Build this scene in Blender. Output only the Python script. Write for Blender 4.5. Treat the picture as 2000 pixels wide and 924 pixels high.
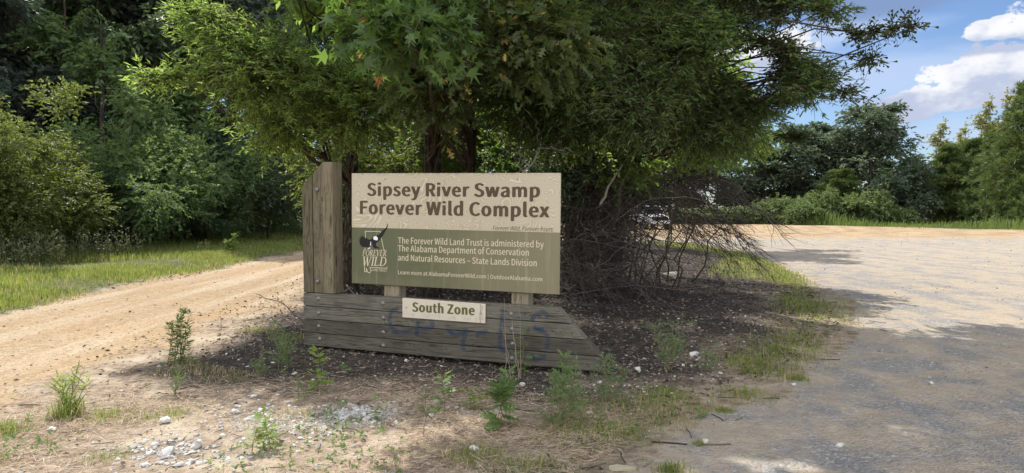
import bpy, bmesh, math, random
import numpy as np
from mathutils import Vector, Matrix, Euler

for o in list(bpy.data.objects):
    bpy.data.objects.remove(o, do_unlink=True)
SC = bpy.context.scene
COL = SC.collection
R = math.radians

# ------------------------------------------------------------------ camera, sun, sky, exposure
SUN_AZ, SUN_EL = -25.0, 52.0           # degrees: left of straight ahead, above the horizon
SUN_STRENGTH, SKY_STRENGTH = 3.9, 0.078
EXPOSURE = 0.72
FOCAL_PX, CAM_H = 1351.0, 1.6          # in pixels of the 2000 px wide photograph

cam_d = bpy.data.cameras.new('camera')
cam = bpy.data.objects.new('camera', cam_d)
COL.objects.link(cam)
cam_d.sensor_width = 36.0
cam_d.lens = 36.0 * FOCAL_PX / 2000.0
cam_d.clip_start, cam_d.clip_end = 0.05, 3000.0
PITCH = math.atan(53.0 / FOCAL_PX)
cam.location = (0, 0, CAM_H)
cam.rotation_euler = (math.pi / 2 - PITCH, 0, 0)
SC.camera = cam

SUNV = Vector((math.sin(R(SUN_AZ)) * math.cos(R(SUN_EL)), math.cos(R(SUN_AZ)) * math.cos(R(SUN_EL)), math.sin(R(SUN_EL))))
sun_d = bpy.data.lights.new('sun', 'SUN')
sun_d.energy = SUN_STRENGTH
sun_d.angle = R(0.53)
sun_d.color = (1.0, 0.96, 0.89)
sun = bpy.data.objects.new('sun', sun_d)
COL.objects.link(sun)
sun.location = SUNV * 60
sun.rotation_euler = SUNV.to_track_quat('Z', 'Y').to_euler()

SC.render.engine = 'CYCLES'
SC.view_settings.view_transform = 'Standard'
SC.view_settings.look = 'None'
SC.view_settings.exposure = EXPOSURE
SC.view_settings.gamma = 1.0
SC.view_settings.use_curve_mapping = False
SC.cycles.use_denoising = True
SC.cycles.denoising_prefilter = 'NONE'
SC.cycles.denoising_input_passes = 'RGB_ALBEDO_NORMAL'
SC.cycles.max_bounces = 8
SC.cycles.diffuse_bounces = 4
SC.cycles.transmission_bounces = 6
SC.cycles.transparent_max_bounces = 12
SC.cycles.sample_clamp_indirect = 6.0


# ------------------------------------------------------------------ node helpers
class NT:
    def __init__(self, tree):
        self.t = tree
        tree.nodes.clear()

    def n(self, typ, **kw):
        nd = self.t.nodes.new(typ)
        for k, v in kw.items():
            setattr(nd, k, v)
        return nd

    def put(self, sock, v):
        if isinstance(v, bpy.types.NodeSocket):
            self.t.links.new(v, sock)
        elif v is not None:
            if isinstance(v, (tuple, list)) and len(v) == 3 and sock.type == 'RGBA':
                v = (*v, 1.0)
            sock.default_value = v

    def m(self, op, a, b=None, c=None, clamp=False):
        nd = self.n('ShaderNodeMath', operation=op, use_clamp=clamp)
        self.put(nd.inputs[0], a)
        self.put(nd.inputs[1], b)
        self.put(nd.inputs[2], c)
        return nd.outputs[0]

    def mix(self, f, a, b, mode='MIX'):
        nd = self.n('ShaderNodeMix', data_type='RGBA', blend_type=mode)
        self.put(nd.inputs[0], f)
        self.put(nd.inputs[6], a)
        self.put(nd.inputs[7], b)
        return nd.outputs[2]

    def step(self, v, lo, hi, a=0.0, b=1.0):
        nd = self.n('ShaderNodeMapRange', interpolation_type='SMOOTHSTEP')
        self.put(nd.inputs[0], v)
        self.put(nd.inputs[1], lo)
        self.put(nd.inputs[2], hi)
        self.put(nd.inputs[3], a)
        self.put(nd.inputs[4], b)
        return nd.outputs[0]

    def noise(self, vec, scale, detail=3, rough=0.55, dist=0.0):
        nd = self.n('ShaderNodeTexNoise')
        self.put(nd.inputs['Vector'], vec)
        nd.inputs['Scale'].default_value = scale
        nd.inputs['Detail'].default_value = detail
        nd.inputs['Roughness'].default_value = rough
        nd.inputs['Distortion'].default_value = dist
        return nd.outputs['Fac']

    def vor(self, vec, scale, feature='F1', rnd=1.0):
        nd = self.n('ShaderNodeTexVoronoi', feature=feature)
        self.put(nd.inputs['Vector'], vec)
        nd.inputs['Scale'].default_value = scale
        nd.inputs['Randomness'].default_value = rnd
        return nd

    def map(self, vec, scale=(1, 1, 1), loc=(0, 0, 0), rot=(0, 0, 0)):
        nd = self.n('ShaderNodeMapping')
        self.put(nd.inputs[0], vec)
        nd.inputs['Location'].default_value = loc
        nd.inputs['Rotation'].default_value = rot
        nd.inputs['Scale'].default_value = scale
        return nd.outputs[0]

    def pos(self, which='Object'):
        return self.n('ShaderNodeTexCoord').outputs[which]

    def bump(self, h, strength=0.4, dist=0.01):
        nd = self.n('ShaderNodeBump')
        nd.inputs['Strength'].default_value = strength
        nd.inputs['Distance'].default_value = dist
        self.put(nd.inputs['Height'], h)
        return nd.outputs[0]

    def bsdf(self, col, rough=0.8, spec=0.3, normal=None, metal=0.0):
        nd = self.n('ShaderNodeBsdfPrincipled')
        self.put(nd.inputs['Base Color'], col)
        self.put(nd.inputs['Roughness'], rough)
        nd.inputs['Specular IOR Level'].default_value = spec
        nd.inputs['Metallic'].default_value = metal
        if normal is not None:
            self.put(nd.inputs['Normal'], normal)
        return nd.outputs[0]

    def out(self, sh):
        o = self.n('ShaderNodeOutputMaterial')
        self.t.links.new(sh, o.inputs[0])


def material(name):
    m = bpy.data.materials.new(name)
    m.use_nodes = True
    return m, NT(m.node_tree)


# ------------------------------------------------------------------ the sky: clear blue with cumulus
world = bpy.data.worlds.new('World')
SC.world = world
world.use_nodes = True
w = NT(world.node_tree)
sky = w.n('ShaderNodeTexSky', sky_type='NISHITA')
sky.sun_disc = False
sky.sun_elevation = R(SUN_EL)
sky.sun_rotation = R(SUN_AZ)
sky.altitude = 100.0
sky.air_density = 1.0
sky.dust_density = 0.15
sky.ozone_density = 3.0
dirv = w.pos('Generated')
sep = w.n('ShaderNodeSeparateXYZ')
w.put(sep.inputs[0], dirv)
az = w.m('ARCTAN2', sep.outputs[0], sep.outputs[1])
el = w.m('ARCSINE', sep.outputs[2])
cvec = w.n('ShaderNodeCombineXYZ')
w.put(cvec.inputs[0], az)
w.put(cvec.inputs[1], w.m('MULTIPLY', el, 1.5))
nz_big = w.noise(cvec.outputs[0], 14.0, 6, 0.55)
nz_fine = w.noise(cvec.outputs[0], 38.0, 5, 0.6)
nz_soft = w.noise(w.map(cvec.outputs[0], (1, 2.4, 1), (3, 1, 0)), 6.0, 5, 0.55)


def blob(a0, e0, wa, up, down):
    da = w.m('DIVIDE', w.m('SUBTRACT', az, R(a0)), R(wa))
    de = w.m('SUBTRACT', el, R(e0))
    du = w.m('DIVIDE', w.m('MAXIMUM', de, 0.0), R(up))
    dd = w.m('DIVIDE', w.m('MINIMUM', de, 0.0), R(down))
    s = w.m('ADD', w.m('MULTIPLY', da, da), w.m('ADD', w.m('MULTIPLY', du, du), w.m('MULTIPLY', dd, dd)))
    return w.m('SUBTRACT', 1.0, s)


def many(bl):
    o = blob(*bl[0])
    for b in bl[1:]:
        o = w.m('SMOOTH_MAX', o, blob(*b), 0.25)
    return o


rough_edge = w.m('ADD', w.m('MULTIPLY', w.m('SUBTRACT', nz_big, 0.5), 2.6), w.m('MULTIPLY', w.m('SUBTRACT', nz_fine, 0.5), 2.1))
cum = many([(32.0, 7.4, 3.6, 3.0, 1.0), (34.8, 7.8, 3.4, 3.4, 1.2), (29.4, 6.9, 2.8, 1.5, 0.8), (37.5, 7.4, 3.5, 2.0, 1.0),
            (38.5, 11.6, 4.2, 2.4, 0.6), (35.0, 11.7, 2.6, 1.1, 0.5), (19.0, 12.0, 4.5, 2.0, 1.5), (44.0, 9.0, 5, 3, 1),
            (-62.0, 12.0, 10, 6, 2), (70.0, 11.0, 12, 6, 2)])
cum_mask = w.step(w.m('ADD', cum, rough_edge), 0.05, 0.34)
veil = many([(28.0, 9.5, 8.0, 3.0, 2.0), (33.0, 5.6, 9.0, 1.4, 1.2), (24.0, 12.8, 9.0, 1.2, 0.9), (20.0, 11.0, 7, 3.0, 3.0)])
veil_mask = w.m('MULTIPLY', w.step(w.m('ADD', veil, w.m('MULTIPLY', w.m('SUBTRACT', nz_soft, 0.5), 3.0)), -0.3, 1.2), 0.72)
dark = many([(28.0, 15.6, 8.5, 3.0, 1.9), (36.0, 16.6, 8.0, 3.0, 0.9), (21.0, 15.8, 6.0, 3.0, 1.2)])
dark_mask = w.m('MULTIPLY', w.step(w.m('ADD', dark, w.m('MULTIPLY', w.m('SUBTRACT', nz_soft, 0.5), 2.4)), -0.7, 0.6), 0.92)
# unseen bright cumulus added overhead and behind the viewer to fill the shade
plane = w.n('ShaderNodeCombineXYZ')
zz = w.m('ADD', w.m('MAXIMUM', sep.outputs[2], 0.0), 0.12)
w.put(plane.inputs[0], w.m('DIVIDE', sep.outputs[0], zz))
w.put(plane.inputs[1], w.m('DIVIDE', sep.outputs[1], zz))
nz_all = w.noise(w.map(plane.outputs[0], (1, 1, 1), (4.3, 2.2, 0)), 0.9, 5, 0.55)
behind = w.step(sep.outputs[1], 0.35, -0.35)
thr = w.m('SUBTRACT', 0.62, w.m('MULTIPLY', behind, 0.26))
fill_cloud_mask = w.step(w.m('SUBTRACT', nz_all, thr), 0.0, 0.12)
fill_cloud_mask = w.m('MULTIPLY', fill_cloud_mask, w.step(el, R(17.0), R(24.0), 0.0, 1.0))
fill_cloud_behind = w.m('MULTIPLY', w.step(w.m('SUBTRACT', nz_all, thr), 0.0, 0.12), behind)
fill_cloud_mask = w.m('MAXIMUM', fill_cloud_mask, fill_cloud_behind)
lay1 = w.step(el, R(9.6), R(7.0))
lay2 = w.m('MULTIPLY', w.step(el, R(10.2), R(10.7)), w.step(el, R(12.0), R(11.0)))
lay = w.m('MAXIMUM', lay1, lay2)
shade = w.step(w.m('ADD', w.m('MULTIPLY', w.m('SUBTRACT', nz_big, 0.5), 2.6), w.m('ADD', w.m('MULTIPLY', w.m('SUBTRACT', nz_fine, 0.5), 1.6), w.m('SUBTRACT', lay, 0.22))), -0.35, 0.75)
CW, CG, CB = (7.6, 7.7, 8.0), (4.2, 4.7, 6.1), (1.9, 2.7, 4.6)
cum_col = w.mix(shade, CW, CG)
blue = w.mix(1.0, sky.outputs[0], (0.78, 0.84, 0.96), 'MULTIPLY')
c = w.mix(veil_mask, blue, (4.6, 5.6, 7.6))
c = w.mix(dark_mask, c, CB)
c = w.mix(cum_mask, c, cum_col)
c = w.mix(fill_cloud_mask, c, (16.0, 16.2, 16.7))  # added fill clouds, much brighter than the visible ones
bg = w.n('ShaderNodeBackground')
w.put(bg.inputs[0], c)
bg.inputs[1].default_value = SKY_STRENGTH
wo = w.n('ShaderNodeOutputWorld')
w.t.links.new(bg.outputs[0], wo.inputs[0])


# ------------------------------------------------------------------ object helpers
class MB:
    """collects polygons, builds ONE mesh"""
    def __init__(self):
        self.V, self.F, self.S, self.M = [], [], [], []
        self.nv = 0

    def add(self, v, f, smooth=False, mat=0):
        v = np.asarray(v, dtype=np.float64).reshape(-1, 3)
        f = np.asarray(f, dtype=np.int64)
        self.V.append(v)
        self.F.append(f + self.nv)
        self.S.append(smooth)
        self.M.append(mat)
        self.nv += len(v)

    def polys(self, v, mat=0):
        """v: (n, k, 3), each row one separate polygon"""
        n, k = v.shape[:2]
        if n:
            self.add(v.reshape(-1, 3), np.arange(n * k).reshape(n, k), mat=mat)

    def box(self, x0, x1, y0, y1, z0, z1, mat=0):
        v = [(x, y, z) for z in (z0, z1) for y in (y0, y1) for x in (x0, x1)]
        self.add(v, [(0, 2, 3, 1), (4, 5, 7, 6), (0, 1, 5, 4), (2, 6, 7, 3), (0, 4, 6, 2), (1, 3, 7, 5)], mat=mat)

    def prism(self, pts, y0, y1, mat=0):
        """outline in x-z, extruded along y"""
        n = len(pts)
        v = [(x, y0, z) for x, z in pts] + [(x, y1, z) for x, z in pts]
        self.add(v, [list(range(n))], mat=mat)
        self.F.append(np.array([list(range(2 * n - 1, n - 1, -1))]) + self.nv - 2 * n)
        self.V.append(np.zeros((0, 3))); self.S.append(False); self.M.append(mat)
        q = [(i, i + n, (i + 1) % n + n, (i + 1) % n) for i in range(n)]
        self.F.append(np.array(q) + self.nv - 2 * n)
        self.V.append(np.zeros((0, 3))); self.S.append(False); self.M.append(mat)

    def tubes(self, P, Rr, sides=5, mat=0, smooth=True, cap=False):
        """P (n, k, 3) centre lines, Rr (n, k) radii"""
        P = np.asarray(P, float)
        Rr = np.asarray(Rr, float)
        n, k = P.shape[:2]
        T = np.gradient(P, axis=1)
        T /= np.linalg.norm(T, axis=2, keepdims=True) + 1e-9
        ref = np.tile(np.array([0.31, 0.17, 0.93]), (n, k, 1))
        steep = np.abs((T.mean(axis=1) * np.array([0.31, 0.17, 0.93])).sum(1)) > 0.85
        ref[steep] = (0.95, 0.2, 0.1)
        A = np.cross(T, ref)
        A /= np.linalg.norm(A, axis=2, keepdims=True) + 1e-9
        B = np.cross(T, A)
        an = np.arange(sides) * 2 * math.pi / sides
        V = P[:, :, None] + Rr[:, :, None, None] * (A[:, :, None] * np.cos(an)[:, None] + B[:, :, None] * np.sin(an)[:, None])
        base = (np.arange(n) * k * sides)[:, None, None] + (np.arange(k - 1) * sides)[None, :, None]
        s = np.arange(sides)[None, None]
        s2 = (np.arange(sides) + 1) % sides
        F = np.stack([base + s, base + s2, base + s2 + sides, base + s + sides], -1).reshape(-1, 4)
        self.add(V.reshape(-1, 3), F, smooth, mat)

    def mesh(self, name):
        me = bpy.data.meshes.new(name)
        V = np.concatenate(self.V) if self.V else np.zeros((0, 3))
        me.vertices.add(len(V))
        me.vertices.foreach_set('co', V.astype(np.float32).ravel())
        loops, starts, sm, mi, c0 = [], [], [], [], 0
        for f, s, m in zip(self.F, self.S, self.M):
            nf, k = f.shape
            loops.append(f.ravel())
            starts.append(c0 + np.arange(nf) * k)
            sm.append(np.full(nf, s))
            mi.append(np.full(nf, m))
            c0 += nf * k
        loops = np.concatenate(loops)
        starts = np.concatenate(starts)
        me.loops.add(len(loops))
        me.loops.foreach_set('vertex_index', loops.astype(np.int32))
        me.polygons.add(len(starts))
        me.polygons.foreach_set('loop_start', starts.astype(np.int32))
        me.polygons.foreach_set('use_smooth', np.concatenate(sm))
        me.polygons.foreach_set('material_index', np.concatenate(mi).astype(np.int32))
        me.update(calc_edges=True)
        me.validate()
        return me


def put(name, me, mats, parent=None, loc=None):
    if isinstance(me, MB):
        me = me.mesh(name)
    for m in (mats if isinstance(mats, (list, tuple)) else [mats]):
        if m is not None:
            me.materials.append(m)
    o = bpy.data.objects.new(name, me)
    COL.objects.link(o)
    if parent is not None:
        o.parent = parent
    if loc is not None:
        o.location = loc
    return o


def thing(name, label, cat, loc=(0, 0, 0), rz=0.0, group=None):
    o = bpy.data.objects.new(name, None)
    o.empty_display_size = 0.2
    COL.objects.link(o)
    o.location = loc
    o.rotation_euler = (0, 0, rz)
    return tag(o, label, cat, group)


def tag(o, label=None, cat=None, group=None, kind=None):
    for k, v in (('label', label), ('category', cat), ('group', group), ('kind', kind)):
        if v:
            o[k] = v
    return o


def dup(root, loc, rz, scale, label, group=None):
    r = root.copy()
    COL.objects.link(r)
    r.location = loc
    r.rotation_euler = (0, 0, rz)
    r.scale = scale if isinstance(scale, (tuple, list)) else (scale,) * 3
    r['label'] = label
    if group:
        r['group'] = group
    for ch in list(root.children):
        k = ch.copy()
        COL.objects.link(k)
        k.parent = r
    return r


def nrm(a):
    return a / (np.linalg.norm(a, axis=-1, keepdims=True) + 1e-9)


def wob(p, f, seed=0):
    """cheap smooth noise, about -1..1; p (..., 2 or 3)"""
    r = np.random.default_rng(1000 + seed)
    o = np.zeros(p.shape[:-1])
    for i in range(7):
        k = r.normal(size=p.shape[-1])
        k = k / np.linalg.norm(k) * f * r.uniform(0.6, 1.9)
        o += np.sin(p @ k + r.uniform(0, 6.28))
    return o / 3.4


def sstep(x, a, b):
    t = np.clip((x - a) / (b - a), 0, 1)
    return t * t * (3 - 2 * t)


# ------------------------------------------------------------------ the lie of the land
LOT_Y = [-30, 2.0, 4.0, 4.6, 5.5, 6.95, 9.4, 11.9, 16.5, 23.7, 30.0, 33.5, 35.5]
LOT_X = [0.1, 0.2, 0.45, 0.95, 1.45, 2.8, 4.6, 5.6, 6.9, 8.3, 8.5, 7.4, 3.0]
FAR_X = [-60, 13, 25, 32, 39, 60, 90, 200]
FAR_Y = [74, 77, 76, 66, 53, 44, 40, 38]
ROAD_L, ROAD_R = -8.15, -4.45


def ground_z(x, y):
    x = np.asarray(x, float)
    y = np.asarray(y, float)
    p = np.stack([x, y], -1)
    h = -0.045 * sstep(x, -2.6, 1.0) * sstep(y, 3.0, 6.0) * (1 - sstep(y, 9, 14))
    h = h + 0.012 * wob(p, 1.1, 1) + 0.006 * wob(p, 4.0, 2)
    mound = sstep(y, 8.0, 12.0) * sstep(x, -4.2, -2.0) * (1 - sstep(x - np.interp(y, LOT_Y, LOT_X), -2.5, -0.3)) * (1 - sstep(y, 28, 34))
    h = h + 0.10 * mound
    road = sstep(x, ROAD_L - 0.2, ROAD_L + 0.3) * (1 - sstep(x, ROAD_R - 0.4, ROAD_R + 0.2))
    h = h - 0.05 * road
    for c in (-7.2, -5.6):
        h = h - 0.03 * road * np.exp(-((x - c - 0.08 * np.sin(y * 0.4)) / 0.22) ** 2)
    bank = 1 - sstep(x, ROAD_L - 1.6, ROAD_L + 0.05)
    lotn = sstep(x - np.interp(y, LOT_Y, LOT_X), 0.0, 0.8) * (y < 60)
    h = h + lotn * (0.010 * wob(p, 5.5, 5) + 0.006 * wob(p, 13.0, 6))
    for c in (1.3, 3.1):
        h = h - 0.022 * lotn * np.exp(-((x - np.interp(y, LOT_Y, LOT_X) - c) / 0.16) ** 2) * (0.7 + 0.3 * wob(p, 1.0, 7))
    h = h + 0.14 * bank + 0.25 * (1 - sstep(x, -18, -11))
    return h


def gz(x, y):
    return float(ground_z(x, y))


def axis(spans):
    a = []
    for lo, hi, st in spans:
        a += list(np.arange(lo, hi, st))
    return np.array(a + [spans[-1][1]])


gx = axis([(-700, -100, 60), (-100, -40, 6), (-40, -16, 1.0), (-16, -9, 0.25), (-9, -4, 0.10), (-4, 5, 0.055), (5, 10, 0.12), (10, 30, 0.6), (30, 100, 4), (100, 700, 60)])
gy = axis([(-60, -6, 6), (-6, 3, 0.5), (3, 9, 0.055), (9, 16, 0.12), (16, 40, 0.4), (40, 100, 2.0), (100, 900, 50)])
GX, GY = np.meshgrid(gx, gy)
GZ = ground_z(GX, GY)
nx, ny = len(gx), len(gy)
mb = MB()
idx = np.arange(nx * ny).reshape(ny, nx)
mb.add(np.stack([GX, GY, GZ], -1).reshape(-1, 3), np.stack([idx[:-1, :-1], idx[:-1, 1:], idx[1:, 1:], idx[1:, :-1]], -1).reshape(-1, 4), True)
gme = mb.mesh('ground')
P2 = np.stack([GX, GY], -1)
lotx = np.interp(GY, LOT_Y, LOT_X)
wv = 0.22 * wob(P2, 2.2, 3) + 0.10 * wob(P2, 7.0, 4)
far = np.interp(GX, FAR_X, FAR_Y)
lot = np.where(GY < 35.5, sstep(GX - lotx + wv, -0.15, 0.55), np.where(GX > -9, 1.0, 0.0) * sstep(GY, 34.5, 36.0)) * (1 - sstep(GY - far + 2.5 * wv, -0.4, 0.8))
road = sstep(GX + wv, ROAD_L - 0.15, ROAD_L + 0.2) * (1 - sstep(GX + 1.6 * wv, ROAD_R - 0.5, ROAD_R + 1.1)) * (1 - sstep(GY, 60, 62))
orange = lot * sstep(GY + 12 * wv, 33, 43)
road = np.maximum(road, orange)
isl = (1 - lot) * sstep(GX + wv, -3.8, -3.1)
litter = isl * sstep(GY + 0.35 * (GX + 1) * (GX > 0) + 1.2 * wv, 5.5, 6.7) * (1 - sstep(GX - lotx + 2 * wv, -1.6, -0.4))  # front part also darkens the ground where the sign's shadow falls
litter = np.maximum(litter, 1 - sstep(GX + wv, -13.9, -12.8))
green = (1 - sstep(GX + wv, ROAD_L - 0.35, ROAD_L + 0.1)) * (1 - litter)
green = np.maximum(green, sstep(GY - far + 2.5 * wv, -0.3, 1.0))
fringe = isl * np.exp(-((GX - lotx + 0.55) / 0.5) ** 2) * sstep(wv, -0.12, 0.12) * (GY < 34)
green = np.maximum(green, 0.75 * fringe)
zone = gme.color_attributes.new('zone', 'FLOAT_COLOR', 'POINT')
zone.data.foreach_set('color', np.stack([road, lot, litter, green], -1).astype(np.float32).ravel())

m_ground, g = material('ground_earth')
at = g.n('ShaderNodeAttribute', attribute_name='zone')
zs = g.n('ShaderNodeSeparateColor')
g.put(zs.inputs[0], at.outputs['Color'])
zR, zG, zB, zA = zs.outputs[0], zs.outputs[1], zs.outputs[2], at.outputs['Alpha']
pp = g.pos('Object')
n1, n2, n3, n4 = g.noise(pp, 0.35, 4), g.noise(pp, 1.7, 5, 0.6), g.noise(pp, 9.0, 5, 0.65), g.noise(pp, 60.0, 3, 0.7)
streak = g.noise(g.map(pp, (1.6, 0.10, 1)), 1.0, 5, 0.6)
v1, v2, v3 = g.vor(pp, 42.0), g.vor(pp, 15.0), g.vor(pp, 100.0)
vc1 = g.n('ShaderNodeSeparateColor'); g.put(vc1.inputs[0], v1.outputs['Color'])
vc2 = g.n('ShaderNodeSeparateColor'); g.put(vc2.inputs[0], v2.outputs['Color'])
# dry straw and soil
straw = g.mix(g.step(n3, 0.35, 0.68), (0.21, 0.155, 0.11), (0.43, 0.335, 0.24))
straw = g.mix(g.step(n2, 0.45, 0.7), straw, (0.49, 0.41, 0.305))
straw = g.mix(g.m('MULTIPLY', g.step(n4, 0.5, 0.75), 0.5), straw, (0.50, 0.41, 0.29))
# dark litter under the trees; before the sign it also paints in shade
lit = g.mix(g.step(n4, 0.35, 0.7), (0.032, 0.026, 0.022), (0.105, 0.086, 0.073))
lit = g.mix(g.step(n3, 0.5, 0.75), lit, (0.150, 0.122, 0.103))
# crushed stone and sand of the lot
peb = g.mix(vc1.outputs[0], (0.24, 0.22, 0.19), (0.46, 0.43, 0.38))
sandy = g.mix(g.step(n3, 0.3, 0.75), (0.385, 0.31, 0.225), (0.47, 0.395, 0.30))
grey = g.mix(g.step(n4, 0.3, 0.75), (0.180, 0.172, 0.164), (0.37, 0.352, 0.33))
farspk = g.noise(g.map(pp, (2.6, 0.9, 1)), 1.3, 6, 0.75)
lotc = g.mix(g.step(g.m('ADD', g.m('MULTIPLY', n2, 0.6), g.m('MULTIPLY', streak, 0.5)), 0.50, 0.66), sandy, grey)
lotc = g.mix(g.m('MULTIPLY', g.step(vc1.outputs[1], 0.55, 0.8), g.step(n2, 0.35, 0.6)), lotc, peb)
lotc = g.mix(g.m('MULTIPLY', g.step(vc2.outputs[1], 0.93, 0.95), g.step(v2.outputs['Distance'], 0.36, 0.26)), lotc, (0.42, 0.40, 0.37))
# orange-tan sand of the road
rd = g.mix(g.step(n3, 0.3, 0.72), (0.36, 0.25, 0.14), (0.47, 0.36, 0.23))
rd = g.mix(g.step(streak, 0.45, 0.65), rd, (0.51, 0.41, 0.29))
rd = g.mix(g.m('MULTIPLY', g.step(vc1.outputs[2], 0.72, 0.8), 0.8), rd, (0.30, 0.20, 0.12))
rd = g.mix(g.m('MULTIPLY', g.step(n1, 0.5, 0.72), 0.4), rd, (0.44, 0.26, 0.12))
sy = g.n('ShaderNodeSeparateXYZ')
g.put(sy.inputs[0], pp)
clay = g.mix(g.step(g.noise(g.map(pp, (0.5, 0.12, 1)), 2.4, 6, 0.7), 0.40, 0.62), (0.45, 0.345, 0.215), (0.285, 0.185, 0.10))
rd = g.mix(g.step(sy.outputs[1], 36.0, 46.0), rd, clay)
# soil under grass
gr = g.mix(g.step(n3, 0.3, 0.7), (0.055, 0.075, 0.022), (0.15, 0.15, 0.06))
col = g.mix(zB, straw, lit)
col = g.mix(g.m('MULTIPLY', zA, g.step(n2, 0.25, 0.55, 0.5, 1.0)), col, gr)
zGn = g.step(g.m('ADD', zG, g.m('MULTIPLY', g.m('SUBTRACT', n3, 0.5), 0.9)), 0.3, 0.7)
zRn = g.step(g.m('ADD', zR, g.m('MULTIPLY', g.m('SUBTRACT', n3, 0.5), 0.9)), 0.3, 0.75)
col = g.mix(zGn, col, lotc)
col = g.mix(zRn, col, rd)
col = g.mix(g.m('MULTIPLY', g.step(farspk, 0.60, 0.72), g.m('MULTIPLY', g.m('MAXIMUM', zG, zR), 0.35)), col, (0.16, 0.12, 0.09))
hgt = g.m('ADD', g.m('MULTIPLY', n3, 0.9), g.m('ADD', g.m('MULTIPLY', n4, 0.5), g.m('MULTIPLY', v1.outputs['Distance'], -0.7)))
hgt = g.m('ADD', hgt, g.m('MULTIPLY', v3.outputs['Distance'], -0.3))
hgt = g.m('ADD', hgt, g.m('MULTIPLY', n2, 1.2))
g.out(g.bsdf(col, 0.95, 0.15, g.bump(hgt, 0.85, 0.025)))
ground = put('ground', gme, m_ground)
tag(ground, kind='structure')

# the paved road beyond the far verge
mb = MB()
mb.add([(58, 92, 0.06), (140, 84, 0.06), (140, 93, 0.06), (58, 101, 0.06)], [(0, 1, 2, 3)])
m_as, a = material('asphalt')
a.out(a.bsdf(a.mix(a.noise(a.pos(), 3.0, 4), (0.20, 0.20, 0.20), (0.30, 0.30, 0.30)), 0.9, 0.2))
tag(put('paved_road', mb, m_as), kind='structure')

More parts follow.
